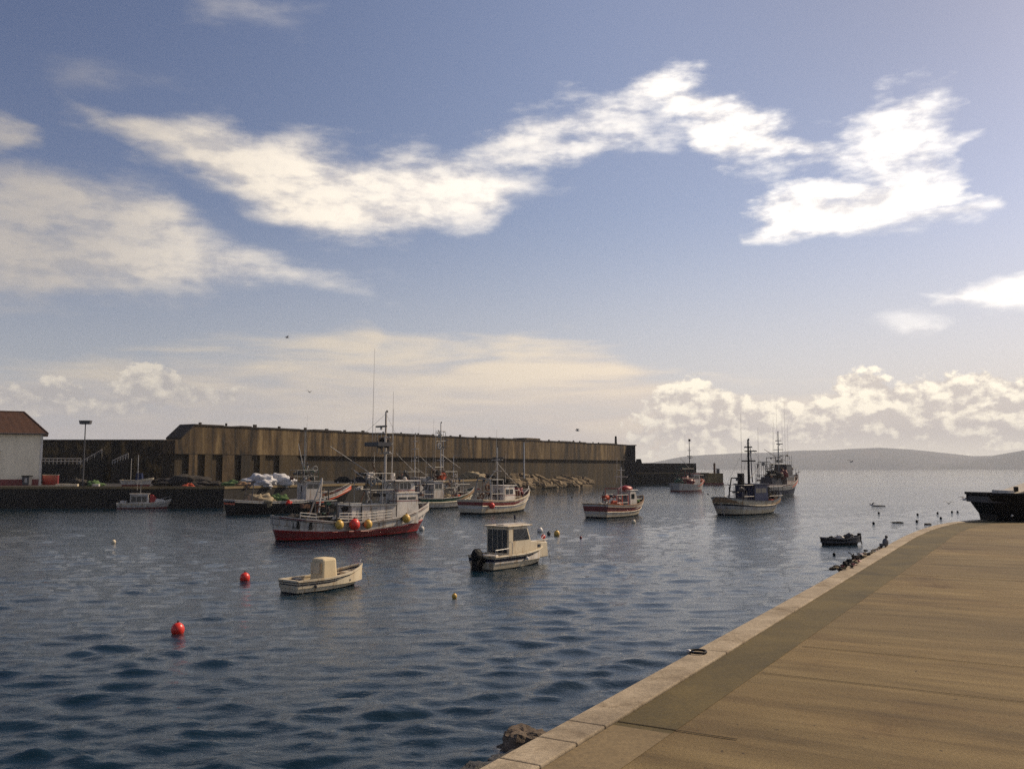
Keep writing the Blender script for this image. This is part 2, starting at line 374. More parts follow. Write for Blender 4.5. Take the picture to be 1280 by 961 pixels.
# ------------------------------------------------------------------ far hills and air
def hills():
    hm = concrete('hill_scrub', [(.35, (.035, .045, .022)), (.5, (.06, .062, .035)), (.68, (.12, .10, .065))], scale=.004, scale2=.02, bump=.6, bd=6)
    def ridge(pts, Y, depth, name):
        mb = MB(); xs = []
        px = np.linspace(pts[0][0], pts[-1][0], 150)
        tops = np.interp(px, [p[0] for p in pts], [p[1] for p in pts]); rows = 12
        vs = []
        for j in range(rows + 1):
            f = j / rows
            for i, (a, b) in enumerate(zip(px, tops)):
                q = PD(a, b, Y); h = max(q.z, 1); hh = h * math.sin(f * math.pi / 2) ** .8
                k = 1 + .05 * noise.noise(Vector((q.x * .003, f * 3, 1))) * (1 - f)
                vs.append((q.x * (1 - (1 - f) * depth / Y), Y - depth * (1 - f) + 60 * noise.noise(Vector((q.x * .002, f * 2, 5))), hh * k - .8 * (j == 0)))
        for i, (a, b) in enumerate(zip(px, tops)):
            q = PD(a, b, Y); vs.append((q.x * 1.1, Y + 700, -.5))
        n = len(px); fs = [(j * n + i, j * n + i + 1, (j + 1) * n + i + 1, (j + 1) * n + i) for j in range(rows + 1) for i in range(n - 1)]
        mb.add(vs, fs, hm); o = mb.build(name, smooth=True); tag(o, kind='structure')
    ridge([(700, 583), (760, 581), (815, 578), (850, 571), (880, 568.5), (930, 566), (960, 565.5), (1000, 563), (1040, 562.5), (1070, 560.5), (1100, 559.5), (1140, 561.5), (1180, 566), (1215, 570), (1300, 568), (1420, 563), (1600, 572)], 10600, 900, 'hills')
    ridge([(1150, 584), (1175, 580), (1200, 576), (1225, 572.5), (1250, 568), (1280, 562.5), (1330, 560), (1420, 556), (1600, 566)], 9000, 600, 'hills')
hills()
def haze():
    mb = MB(); m = bpy.data.materials.new('haze'); m.use_nodes = True; nt = m.node_tree; nt.nodes.clear()
    v = N(nt, 'ShaderNodeVolumePrincipled'); v.inputs['Color'].default_value = (.88, .92, 1.0, 1); v.inputs['Density'].default_value = HAZE
    o = N(nt, 'ShaderNodeOutputMaterial'); nt.links.new(v.outputs[0], o.inputs['Volume'])
    mb.box(-13500, 13500, -3200, 12500, -6, 480, m); ob = mb.build('haze'); tag(ob, kind='stuff')
HAZE = 8.0e-5
haze()
# ------------------------------------------------------------------ near quay
def poly(name, pts, z0, z1, m, kind='structure'):
    mb = MB(); mb.prism([(p[0], p[1]) for p in pts], z0, z1, m, plane='xy'); o = mb.build(name); tag(o, kind=kind); return o
KR = R(30)
slabm = concrete('quay_concrete', [(.30, (.085, .056, .018)), (.46, (.135, .093, .034)), (.60, (.17, .120, .048)), (.78, (.21, .150, .066))],
                 vscale=(2.6, .42, 1), scale=1.0, rot=(0, 0, 0), stops2=[(.28, (.62, .60, .56)), (.5, (.98, .98, .97)), (.72, (1.28, 1.26, 1.25))], scale2=38, bump=.7, bd=.02)
def stain(m, stops, scale, vs=(1, 1, 1), detail=6, rough=.7, dist=.6):     # worn patches and spills over a surface
    nt = m.node_tree; b = nt.nodes['Principled BSDF']; src = b.inputs['Base Color'].links[0].from_socket
    tc = N(nt, 'ShaderNodeTexCoord').outputs['Object']; c = ramp(nt, noise_tex(nt, mapping(nt, tc, vs), scale, detail, rough, dist), stops)
    mx = N(nt, 'ShaderNodeMix', data_type='RGBA', blend_type='MULTIPLY'); mx.inputs[0].default_value = 1
    nt.links.new(src, mx.inputs[6]); nt.links.new(c, mx.inputs[7]); nt.links.new(mx.outputs[2], b.inputs['Base Color'])
W1_ = (1, 1, 1)
stain(slabm, [(.34, (.66, .56, .42)), (.46, (.95, .92, .88)), (.6, W1_)], .35)
stain(slabm, [(.30, (.45, .42, .38)), (.36, (.92, .91, .9)), (.40, W1_)], 2.6, (1, .5, 1), 8, .75)
stain(slabm, [(.36, (.84, .81, .76)), (.5, W1_), (.66, (1.1, 1.1, 1.08))], 6, (1, .10, 1), 6, .7, .2)
stain(slabm, [(.40, (.80, .78, .74)), (.50, W1_), (.60, (1.14, 1.13, 1.1))], .28, (1, .3, 1), 2, .4, 0)
stain(slabm, [(.27, (.3, .27, .24)), (.31, W1_)], 9, (1, 1, 1), 3, .5, 0)
stripm = concrete('quay_strip', [(.3, (.055, .040, .009)), (.5, (.080, .057, .013)), (.7, (.110, .080, .022))], scale=.8, scale2=22, bump=.5, bd=.015)
patchm = concrete('quay_patch', [(.3, (.155, .11, .052)), (.7, (.21, .152, .075))], scale=1.2, scale2=22, bump=.4, bd=.015)
kerbm = concrete('kerb_concrete', [(.28, (.21, .165, .11)), (.5, (.33, .265, .18)), (.72, (.45, .37, .26))], scale=1.6, scale2=26, bump=.6, bd=.02)
stain(kerbm, [(.34, (.62, .58, .52)), (.44, (.95, .94, .92)), (.5, W1_)], 1.1)
stain(stripm, [(.33, (.6, .58, .5)), (.45, (.95, .95, .95)), (.62, (1.15, 1.12, 1.05))], .8)
wallm = concrete('quay_wall_stone', [(.3, (.05, .045, .035)), (.6, (.12, .10, .075))], scale=.6, scale2=4)
outer = [P(x, y, QZ) for x, y in [(610, 961), (1109, 683), (1131, 671), (1150, 663), (1168, 657.5), (1186, 653.8), (1212, 651), (1240, 649)]]
d0 = (outer[1] - outer[0]).normalized(); outer = [outer[0] - d0 * 40] + outer + [Vector((75, outer[-1].y + 1, QZ))]
def offset(pts, w):
    r = []
    for i, p in enumerate(pts):
        a = pts[max(i - 1, 0)]; b = pts[min(i + 1, len(pts) - 1)]; d = (b - a).normalized()
        ww = w(p) if callable(w) else w
        r.append(Vector((p.x + d.y * ww, p.y - d.x * ww, p.z)))
    return r
inner = offset(outer, .34)
wf = lambda p: .34 + min(max(.50 + (p.y - 7) * .022, .45), .95)
def dense(pts, n=8):
    o = []
    for a, b in zip(pts, pts[1:]): o += [a.lerp(b, i / n) for i in range(n)]
    return o + [pts[-1]]
dpts = dense(outer)
binner = offset(dpts, .34); bstrip = offset(dpts, wf)
# quay body (its top lies under paving)
body = [(p.x, p.y) for p in outer] + [(75, -60), (outer[0].x, -60)]
poly('quay', body, -3, QZ - .004, wallm)
# slabs: local frame with x along the kerb, y away from it
ang = math.atan2(d0.y, d0.x)
O = inner[1].copy()
sl = MB(); bodyin = [(p.x, p.y) for p in inner] + [(74, -59), (inner[0].x + .5, -59)]
c_, s_ = math.cos(-ang), math.sin(-ang)
def tolocal(x, y): x -= O.x; y -= O.y; return (x * c_ - y * s_, x * s_ + y * c_)
sl.prism([tolocal(*p) for p in bodyin], -.02, 0.0, slabm, plane='xy')
so_ = sl.build('quay_paving', loc=(O.x, O.y, QZ), rz=ang); tag(so_, kind='structure')
# darker strip along the kerb and the pale patch near the camera
def stripmesh(name, i0, i1, m, z):
    mb = MB(); vs = []; fs = []
    for i in range(i0, i1): vs += [(*binner[i][:2], z), (*bstrip[i][:2], z)]
    n = (i1 - i0); fs = [(2 * k, 2 * k + 1, 2 * k + 3, 2 * k + 2) for k in range(n - 1)]
    mb.add(vs, fs, m); o = mb.build(name); tag(o, kind='structure')
cut = max(i for i, p in enumerate(dpts) if p.y < 7.6)
a0 = P(752, 899, QZ)
dpts2 = [p for p in dpts if p.y < a0.y - .3] ; 
k = len(dpts2)
ins = outer[1] + d0 * ((a0.y - outer[1].y) / d0.y)
dpts = dpts[:k] + [ins] + dpts[k:]
binner = offset(dpts, .34); bstrip = offset(dpts, wf)
stripmesh('quay_strip', k, len(dpts), stripm, QZ + .004)
stripmesh('quay_patch', 0, k + 1, patchm, QZ + .004)
# joints between the slabs
jm = paint('joint_dirt', (.05, .038, .022), .95, .3)
def sjoint(s, t0, t1, w=.018):
    mb = MB(); mb.box(s - w / 2, s + w / 2, t0, t1, 0.0085, .0105, jm); o = mb.build('paving_joint', loc=(O.x, O.y, QZ), rz=ang); tag(o, kind='structure')
def sl_of(px, py): p = P(px, py, QZ); return tolocal(p.x, p.y)
sj = sl_of(752, 899)[0]
sjoint(sj, -1.05, -.0, .016)
for px, py in ((952, 841), (1003, 808), (1124, 718)):
    q = sl_of(px, py); sjoint(q[0], -30, q[1], .010)
mbj = MB(); q0 = sl_of(752, 899)
# kerb stones
def kerb():
    segs = [] ; cum = [0]
    for a, b in zip(outer, outer[1:]): cum.append(cum[-1] + (b - a).length)
    def at(s):
        for i in range(len(outer) - 1):
            if s <= cum[i + 1]: return outer[i].lerp(outer[i + 1], (s - cum[i]) / (cum[i + 1] - cum[i]))
        return outer[-1]
    base = 40.0
    js = [base - 30 + 3 * i for i in range(10)] + [base + .0 + x for x in (.19, .62 + .19, 1.36)]
    s = base + 4.9
    while s < cum[-1]: js.append(s); s += 3.6
    js = sorted(js + [0.0, cum[-1]])
    k = 0
    for a, b in zip(js, js[1:]):
        if b - a < .1: continue
        n = max(2, int((b - a) / .5)); ss = np.linspace(a + .005, b - .005, n)
        pt = [at(x) for x in ss]
        po = [p for p in pt]
        # direction-wise offset
        pi_ = []
        for i, x in enumerate(ss):
            d = (at(min(x + .3, cum[-1])) - at(max(x - .3, 0))).normalized(); pi_.append(Vector((pt[i].x + d.y * .335, pt[i].y - d.x * .335, 0)))
            po[i] = Vector((pt[i].x - d.y * .02, pt[i].y + d.x * .02, 0))
        mb = MB(); vs = []
        for p, q in zip(po, pi_): vs += [(p.x, p.y, QZ - .32), (p.x, p.y, QZ + .03), (q.x, q.y, QZ + .03), (q.x, q.y, QZ - .002)]
        fs = [(4 * i + c, 4 * i + (c + 1) % 4, 4 * i + 4 + (c + 1) % 4, 4 * i + 4 + c) for i in range(n - 1) for c in range(4)] + [(0, 1, 2, 3), (4 * n - 1, 4 * n - 2, 4 * n - 3, 4 * n - 4)]
        mb.add(vs, fs, kerbm); o = mb.build('kerb', bevel=.012); tag(o, kind='structure')
kerb()
# mooring ring on the kerb
r_ = MB(); r_.torus((0, 0, .02), .10, .014, black); r_.box(-.125, -.085, -.04, .04, 0, .04, steel)
q = P(872, 816, QZ + .03); o = r_.build('mooring_ring', loc=(q.x, q.y, QZ + .03), smooth=True)
tag(o, 'dark iron mooring ring lying on the pale kerb of the near quay', 'mooring ring')
# rocks at the foot of the near quay
rockm = concrete('rock_brown', [(.3, (.06, .045, .032)), (.55, (.17, .125, .085)), (.75, (.27, .21, .15))], scale=1.2, scale2=6, bump=.9, bd=.08)
rockw = concrete('rock_wet', [(.3, (.012, .011, .01)), (.7, (.04, .035, .028))], scale=1.2, scale2=6, bump=.9, bd=.08, rough=.5)
def rock(px, py, r, sz, m, name, label, seed, group=None, z=0, sx=1, sy=1, cat='rock', dy=0):
    p = P(px, py, z); mb = MB(); mb.ball((0, 0, 0), r, m, sx, sy, sz, 26, 16, .42, seed, .85)
    o = mb.build(name, loc=(p.x, p.y + dy, z), rz=seed * 1.3); tag(o, label, cat, group); return o
rock(655, 932, .56, .66, rockm, 'boulder', 'rounded brown boulder rising from the water beside the kerb of the near quay', 2, z=.05, sx=1.05)
rock(638, 950, .42, .32, rockw, 'boulder', 'low wet black rock in front of the rounded brown boulder by the near quay', 3, z=0.0)
rock(606, 962, .40, .35, rockw, 'boulder', 'wet black rock at the bottom edge of the photo left of the quay kerb', 5, z=0.0, sx=1.3)
for i in range(7):
    p = Vector((1.6 + i * 1.1 + random.random(), 21.5 + (i % 3) * 1.3, 0))
    mb = MB(); mb.ball((0, 0, 0), .7, rockm, 1, 1, .6, 18, 12, .7, 20 + i, .8); o = mb.build('boulder', loc=p)
    tag(o, 'brown boulder at the quay foot hidden behind the kerb', 'rock', 'boulders at the quay foot')
# dark weed and net scraps lodged along the kerb
def kerb_debris():
    i = 0
    a, b = P(1052, 714, QZ), P(1104, 684, QZ)
    mb = MB(); rr = random.Random(5)
    for k in range(120):
        t = rr.random() ** 1.2; p = a.lerp(b, t); w = .14 * (1 - t) + .04
        c = (p.x - .01 + rr.gauss(0, w * .4) - a.x, p.y + .05 + rr.gauss(0, w * .5) - a.y, abs(rr.gauss(0, w * .42)) - .04)
        mb.ball(c, .025 + rr.random() * .045 * (1.2 - t), rr.choice([netd, netd, netd, black, black, dred, rope, grey]), 1.6, 1, .7, 7, 5, .6, k)
    mb.path([a.lerp(b, t) - a + Vector((.02 * math.sin(t * 40), .04, .02)) for t in [i / 30 for i in range(31)]], .02, netd, 6)
    for k in range(6):
        t = rr.random() * .5; p = a.lerp(b, t); c = Vector((p.x - a.x, p.y - a.y, .03)); mb.tube(c, c + Vector((rr.gauss(0, .14), rr.gauss(0, .14), .05 + rr.random() * .2)), .012, netd, n=5)
    o = mb.build('net_scraps', loc=(a.x, a.y, QZ + .03)); tag(o, 'dark tangle of old net and rope strung along the outer kerb of the near quay', 'net')
kerb_debris()
# ------------------------------------------------------------------ boats
class Hull:
    def __init__(s, L, B, sheer, levels, ft=.8, tm=.42, rb=.9, rs=.3, rnd=False, bul=.6, capm=white, deckm=grey, inm=None, transm=None, capw=.12, wl=.8, floor=None):
        s.__dict__.update(locals()); s.st = [0, .015, .035, .07, .12, .2, .3, .4, .5, .6, .7, .78, .84, .89, .93, .96, .985, 1]
    def h(s, t): return float(np.interp(t, [a for a, b in s.sheer], [b for a, b in s.sheer]))
    def shape(s, t, fr):
        if t < s.tm: v = s.ft + (1 - s.ft) * math.sin(math.pi / 2 * t / s.tm)
        else:
            p = 1.55 + .8 * max(fr, 0); v = max(0, 1 - ((t - s.tm) / (1 - s.tm)) ** p) ** .85
        if s.rnd and t < .16: v *= math.sqrt(max(0, 1 - (1 - t / .16) ** 2)) * .97 + .03
        return v
    def pt(s, t, fr, side, sc=1.0, dz=0):
        h = s.h(t); z = fr * h if fr >= 0 else fr; f = max(fr, 0)
        g = s.wl + (1 - s.wl) * f ** .8 if fr >= 0 else s.wl * (1 + fr * .5)
        xs = -s.L / 2 + s.rs * (1 - f) ** 1.2; xb = s.L / 2 - s.rb * (1 - f) ** 1.3 + (fr * .5 if fr < 0 else 0)
        return Vector((xs + t * (xb - xs), side * s.B / 2 * g * s.shape(t, fr) * sc, z + dz))
    def dz(s, x):  # deck height at x
        t = x / s.L + .5; return (s.h(t) - s.bul) if s.floor is None else s.floor
    def build(s, root):
        mb = MB(); lv = s.levels; n = len(s.st)
        for (f0, m), (f1, _) in zip(lv, lv[1:]):
            for sd in (1, -1):
                vs = [s.pt(t, f0, sd) for t in s.st] + [s.pt(t, f1, sd) for t in s.st]
                mb.add(vs, [(i, i + 1, n + i + 1, n + i) for i in range(n - 1)], m)
            mb.add([s.pt(0, f0, -1), s.pt(0, f0, 1), s.pt(0, f1, 1), s.pt(0, f1, -1)], [(0, 1, 2, 3)], s.transm or m)
        im = s.inm or s.deckm
        for sd in (1, -1):   # bulwark inside
            top = [s.pt(t, 1, sd, .95, .01) for t in s.st]; bot = []
            for t, q in zip(s.st, top): bot.append(Vector((q.x, q.y * .97, min(s.dz((t - .5) * s.L), q.z))))
            mb.add(top + bot, [(i, i + 1, n + i + 1, n + i) for i in range(n - 1)], im)
        q = s.pt(0, 1, 1, .95); d = s.dz(-s.L / 2)
        mb.add([(q.x + .05, q.y, q.z), (q.x + .05, -q.y, q.z), (q.x + .05, -q.y, d), (q.x + .05, q.y, d)], [(0, 1, 2, 3)], im)
        o = mb.build('hull', root, smooth=False)
        dk = MB(); vs = []
        for t in s.st:
            a = s.pt(t, 1, 1, .93); z = s.dz((t - .5) * s.L); vs += [(a.x, a.y, z), (a.x, -a.y, z)]
        dk.add(vs, [(2 * i, 2 * i + 1, 2 * i + 3, 2 * i + 2) for i in range(n - 1)], s.deckm); dk.build('deck', root)
        g = MB()
        for sd in (1, -1):
            vs = []
            for t in s.st:
                a = s.pt(t, 1, sd); b = s.pt(t, 1, sd, .95); o_ = sd * .035
                vs += [(a.x, a.y + o_, a.z - .05), (a.x, a.y + o_, a.z + .05), (b.x, b.y - o_, b.z + .05), (b.x, b.y - o_, b.z - .05)]
            g.add(vs, [(4 * i + c, 4 * i + (c + 1) % 4, 4 * i + 4 + (c + 1) % 4, 4 * i + 4 + c) for i in range(n - 1) for c in range(4)], s.capm)
        a = s.pt(0, 1, 1); g.box(a.x - .04, a.x + s.capw, -a.y, a.y, a.z - .051, a.z + .052, s.capm)
        g.build('gunwale', root)
    def side(s, x, fr, out=.0):
        t = (x + s.L / 2) / s.L; p = s.pt(t, fr, -1); return Vector((p.x, p.y - out, p.z))
    def rubrail(s, root, fr, m, r=.05):
        mb = MB()
        for sd in (1, -1):
            pts = [s.pt(t, fr, sd) + Vector((0, sd * r * .5, 0)) for t in s.st[:-1]]; mb.path(pts, r, m, 6)
        mb.build('rub_rail', root)
def place(name, label, cat, px, py, yaw, group=None, sc=(1, 1, 1)):   # waterline centre pixel
    p = P(px, py, 0); o = empty(name, (p.x, p.y, 0), R(yaw)); tag(o, label, cat, group); o.scale = sc; return o
def wheelhouse(root, x0, x1, w, z0, z1, m, roofm=white, nw=3, slope=.25, winz=(.62, .88), front=3, over=.25, bandm=None, door=True, framem=None):
    hh = z1 - z0
    mb = MB(); prof = [(x0, z0), (x1, z0), (x1, z0 + hh * .5), (x1 - slope, z1), (x0, z1)]
    mb.prism(prof, -w / 2, w / 2, m); b = mb.build('wheelhouse', root, bevel=.03)
    if bandm:
        k = MB(); zb = z0 + hh * winz[0] - .1; k.box(x0 - .015, x1 + .015, -w / 2 - .015, w / 2 + .015, zb - .07, zb, bandm); k.build('trim_band', b)
    rf = MB(); rf.box(x0 - over, x1 + over * .6, -w / 2 - over * .6, w / 2 + over * .6, z1, z1 + .09, roofm); rf.build('roof', b, bevel=.02)
    za, zb = z0 + hh * winz[0], z0 + hh * winz[1]
    Lx = (x1 - slope) - x0 - .3; ww = Lx / nw
    for sd in (-1, 1):
        for i in range(nw):
            a = x0 + .15 + i * ww; k = MB(); y = sd * w / 2
            k.box(a + .05, a + ww - .05, y - .012, y + .012, za, zb, glass); k.build('window', b)
    fw = (w - .2) / front
    for i in range(front):
        a = -w / 2 + .1 + i * fw; k = MB()
        xa = x1 - slope * max(0, (za - z0 - hh * .5)) / (hh * .5) + .012; xb = x1 - slope * (zb - z0 - hh * .5) / (hh * .5) + .012
        k.add([(xa, a + .05, za), (xa, a + fw - .05, za), (xb, a + fw - .05, zb), (xb, a + .05, zb)], [(0, 1, 2, 3)], glass); k.build('windscreen', b)
    if door:
        k = MB(); k.box(x0 - .012, x0 + .012, -.35, .35, z0 + .1, z0 + min(1.85, hh * .85), grey); d = k.build('door', b)
        k = MB(); k.box(x0 - .03, x0 - .012, -.18, .18, z0 + hh * .55, z0 + hh * .8, glass); k.build('window', d)
    return b
def mast(root, x, y, z0, z1, m=grey, r=.08, cross=(), ants=(), radar=None, lights=True, rake=0):
    mb = MB(); mb.tube((x, y, z0), (x + rake, y, z1), r, m, r * .6)
    for zc, half in cross: mb.tube((x, y - half, zc), (x, y + half, zc), r * .5, m); 
    o = mb.build('mast', root)
    if lights:
        for zc in (z0 + (z1 - z0) * .55, z1):
            k = MB(); k.tube((x + .12, y, zc - .1), (x + .12, y, zc + .12), .09, dgrey); k.build('lamp', o)
    for ax, ay, za, zb in ants:
        k = MB(); k.tube((ax, ay, za), (ax + .1, ay, zb), .028, offwhite, .012, 5); k.build('antenna', root)
    if radar:
        rx, rz = radar; k = MB(); k.tube((rx, y, rz - .25), (rx, y, rz), .12, white); k.box(rx - .12, rx + .12, y - .75, y + .75, rz, rz + .16, dgrey); k.build('radar', o)
    return o
def rails(root, pts, zf, h=.9, m=steel, bars=2, every=1.2):
    mb = MB(); P_ = [Vector((p[0], p[1], zf(p[0]))) for p in pts]
    for a, b in zip(P_, P_[1:]):
        n = max(1, int((b - a).length / every))
        for i in range(n + 1): q = a.lerp(b, i / n); mb.tube(q, q + Vector((0, 0, h)), .025, m, n=5)
        for k in range(1, bars + 1): mb.tube(a + Vector((0, 0, h * k / bars)), b + Vector((0, 0, h * k / bars)), .022, m, n=5)
    mb.build('railing', root)
def gallows(root, x, w, z0, z1, m=grey, lean=.4):
    mb = MB()
    for s in (-1, 1): mb.tube((x, s * w / 2, z0), (x + lean, s * w / 2 * .7, z1), .07, m)
    mb.tube((x + lean, -w / 2 * .7, z1), (x + lean, w / 2 * .7, z1), .07, m); mb.tube((x + lean / 2, -w * .42, (z0 + z1) / 2), (x + lean / 2, w * .42, (z0 + z1) / 2), .05, m)
    mb.tube((x + lean, 0, z1), (x + lean, 0, z1 - .35), .16, dgrey); mb.build('gallows', root)
def boom(root, a, b, m=grey, r=.06):
    mb = MB(); mb.tube(a, b, r, m, r * .6); mb.build('boom', root)
def rigging(root, lines):
    mb = MB()
    for a, b in lines: mb.tube(a, b, .012, dgrey, n=4)
    mb.build('rigging', root)
def winch(root, x, y, z, s=.35, m=dgrey):
    mb = MB(); mb.tube((x, y - s * 1.4, z + s), (x, y + s * 1.4, z + s), s * .7, m, n=12)
    for k in (-1.4, 0, 1.4): mb.tube((x, y + s * k - .04, z + s), (x, y + s * k + .04, z + s), s, rust, n=14)
    mb.box(x - s, x + s, y - s * 1.5, y + s * 1.5, z, z + .12, m); mb.build('winch', root)
def gear(root, x0, x1, w, z0, z1, seed, mats=None, n=16):
    rr = random.Random(seed); mats = mats or (dgrey, grey, offwhite, rust, netd); mb = MB(); nx = max(2, int((x1 - x0) / .9))
    for i in range(nx + 1):
        x = x0 + (x1 - x0) * i / nx
        for y in (-w / 2, w / 2): mb.tube((x, y, z0), (x, y, z1 * .9 + z0 * .1 + rr.random() * .3), .04, rr.choice(mats[:3]), n=5)
        mb.tube((x, -w / 2, z1), (x, w / 2, z1), .035, grey, n=5)
    for y in (-w / 2, w / 2):
        for z in (z0 + (z1 - z0) * .45, z1): mb.tube((x0, y, z), (x1, y, z), .035, grey, n=5)
    fr = mb.build('gear_rack', root)
    for k in range(n):
        q = (rr.uniform(x0, x1), rr.uniform(-w / 2, w / 2), rr.uniform(z0, z1)); m = rr.choice(mats); r = rr.uniform(.15, .38); mb = MB(); t = rr.random()
        if t < .35: mb.ball(q, r, m, 1.3, 1, .8, 10, 7, .6, k); nm = 'net_bundle'
        elif t < .6: mb.torus(q, r, r * .3, m, rr.choice('xyz'), 14, 6); nm = 'rope_coil'
        elif t < .8: mb.box(q[0] - r, q[0] + r, q[1] - r * .7, q[1] + r * .7, q[2] - r * .5, q[2] + r * .5, m); nm = 'gear_box'
        else: mb.tube(q, (q[0] + rr.uniform(-1, 1), q[1] + rr.uniform(-.5, .5), q[2] + rr.uniform(.3, 1.3)), .05, m, n=6); nm = 'spar'
        mb.build(nm, fr)
def onboat(root, x, y, z):
    a = root.rotation_euler.z; sc = root.scale; x *= sc[0]; y *= sc[1]; z *= sc[2]; return Vector((root.location.x + x * math.cos(a) - y * math.sin(a), root.location.y + x * math.sin(a) + y * math.cos(a), z))
def heap(name, loc, r, sx, sy, sz, m, label, cat, seed, group=None, rz=0, wob=.65):
    mb = MB(); mb.ball((0, 0, 0), r, m, sx, sy, sz, 40, 24, wob, seed)
    rr = random.Random(seed)
    for k in range(6):
        mb.ball((rr.uniform(-.9, .9) * r * sx, rr.uniform(-.7, .7) * r * sy, rr.uniform(-.1, .3) * r * sz), r * rr.uniform(.3, .5), m, 1.5, 1.1, .75 * min(sz, 1), 18, 12, .7, seed + k)
    o = mb.build(name, loc=loc, rz=rz, smooth=True); tag(o, label, cat, group); return o
def fender(loc, r, m, label, name='fender', group=None, cat='buoy'):
    o = empty(name, loc); tag(o, label, cat, group)
    mb = MB(); mb.ball((0, 0, 0), r, m, 1, 1, 1.1, 18, 12); mb.build('float_ball', o, smooth=True)
    k = MB(); k.tube((0, 0, r * 1.02), (0, 0, r * 1.3), r * .18, dgrey); k.torus((0, 0, r * 1.3), r * .13, r * .05, dgrey, 'x', 12, 6); k.build('eye', o); return o
def crates(root, x, y, z, m, label, n=2, name='fish_box', rz=0):
    p = onboat(root, x, y, z)
    mb = MB()
    mb.box(-.4, .4, -.25, .25, 0, .05, m); 
    for a in ((-.4, -.36, -.25, .25), (.36, .4, -.25, .25), (-.36, .36, -.25, -.21), (-.36, .36, .21, .25)): mb.box(*a, .05, .3, m)
    for i in range(n):
        c = mb.build(name, loc=(p.x, p.y, z + i * .31), rz=root.rotation_euler.z + rz)
        tag(c, label + (', top of its stack' if i == n - 1 and n > 1 else (', bottom of its stack' if i == 0 and n > 1 else (', middle of its stack' if n > 1 else ''))), 'crate')
# --- A: big red and white trawler
A = place('fishing_boat', 'large red and white fishing boat with red and yellow buoys on its side', 'fishing boat', 445, 670, 45, sc=(1.14, 1.08, 1.04))
ha = Hull(16.6, 4.9, [(0, 2.3), (.1, 2.0), (.3, 1.6), (.5, 1.5), (.7, 1.75), (.85, 2.2), (1, 3.0)],
          [(-.7, dred), (0, black), (.06, red), (.14, dred), (.36, red), (.42, white), (.62, offwhite), (.86, offwhite), (.93, dred), (1, red)], ft=.72, rb=1.5, rs=.5, rnd=True, bul=.75, capm=offwhite, deckm=wood, inm=offwhite)
ha.build(A); ha.rubrail(A, .43, red, .06); ha.rubrail(A, .9, dgrey, .05)
zd = ha.dz
b = wheelhouse(A, 3.5, 6.0, 2.7, zd(3.5), zd(3.5) + 3.0, white, white, 2, .15, (.80, .88), 2, .1, dred)
b2 = wheelhouse(A, 3.8, 5.7, 2.3, zd(3.5) + 3.09, zd(3.5) + 4.2, white, white, 3, .3, (.30, .85), 3, .6, red, door=False)
mb = MB(); mb.box(-1.4, 3.4, -1.35, 1.1, zd(0), zd(0) + 2.2, offwhite); e_ = mb.build('deck_house', A, bevel=.04)
mb = MB(); mb.box(-1.55, 3.48, -1.5, 1.25, zd(0) + 2.2, zd(0) + 2.28, grey); mb.build('roof', e_)
for x in (-.9, .7, 2.2):
    mb = MB(); mb.box(x, x + .62, -1.365, -1.345, zd(0) + .05, zd(0) + 2.0, grey); mb.build('door', e_)
mast(A, 3.1, 0, zd(2) + 1, 12.2, offwhite, .13, [(8.0, .9), (9.6, .7)], [(1.9, .4, 9.0, 18.5), (3.4, -.6, 6.0, 14.2), (4.4, .7, 6.0, 12.6), (2.6, 1.1, 6.0, 10.8)], (2.6, 10.6))
mb = MB(); mb.box(1.5, 3.0, -1.1, 1.1, 8.7, 9.1, dgrey); mb.build('radar', A)
mb = MB(); mb.tube((-4.6, -1, zd(-4)), (-3.6, 0, 5.6), .07, offwhite); mb.tube((-4.6, 1, zd(-4)), (-3.6, 0, 5.6), .07, offwhite); mb.tube((-3.6, -.7, 4.3), (-3.6, .7, 4.3), .05, offwhite); mb.build('gallows', A)
boom(A, (3.1, 0, 5), (-2.6, .4, 8.6), grey); winch(A, -4.0, 0, zd(-4), .45); winch(A, 6.1, 0, zd(6.1), .3)
rigging(A, [((3.1, 0, 12), (8.1, 0, 3.2)), ((3.1, 0, 12), (-7.8, 0, 2.4)), ((3.1, 0, 10), (-2.6, .4, 8.6)), ((3.1, 0, 9.6), (1, -2.2, 1.8)), ((3.1, 0, 9.6), (1, 2.2, 1.8))])
rails(A, [(-3.2, -2.25), (-.5, -2.3), (2.3, -2.25)], lambda x: ha.h(x / 16.6 + .5), .8, white, 3, .9)
rails(A, [(-6.8, -1.9), (-5.4, -2.1)], lambda x: ha.h(x / 16.6 + .5), .55, steel, 2)
mb = MB(); mb.box(-7.2, -4.9, -1.5, 1.5, zd(-6), zd(-6) + .75, dgrey); mb.build('net_bin', A)
for x in (-6.9, -5.9):
    mb = MB(); p = ha.side(x, .72, .02); mb.box(p.x - .12, p.x + .12, p.y - .03, p.y + .1, p.z - .35, p.z + .35, rubber); mb.build('fender_board', A)
mb = MB()
for k in range(1): mb.ball((4.8 + random.uniform(-.9, .9), random.uniform(-.8, .8), zd(3.5) + 4.45), .2, offwhite, nu=8, nv=6)
mb.build('life_float', A); mb = MB(); mb.tube((4.4, .6, zd(3.5) + 4.2), (4.4, .6, zd(3.5) + 5.0), .22, white); mb.build('radome', A)
for x, m, lab in ((-3.5, buoyyel, 'yellow buoy hanging left of the red one on the large red fishing boat'), (-2.0, buoyred, 'bright red buoy hanging on the side of the large red and white fishing boat'), (-.6, buoyyel, 'yellow buoy hanging just right of the red one on the large red fishing boat'), (4.0, buoyyel, 'yellow buoy hanging below the wheelhouse of the large red fishing boat')):
    p = ha.side(x, .86, .38); q = onboat(A, p.x, p.y, p.z); fender(q, .52 if m == buoyred else .42, m, lab)
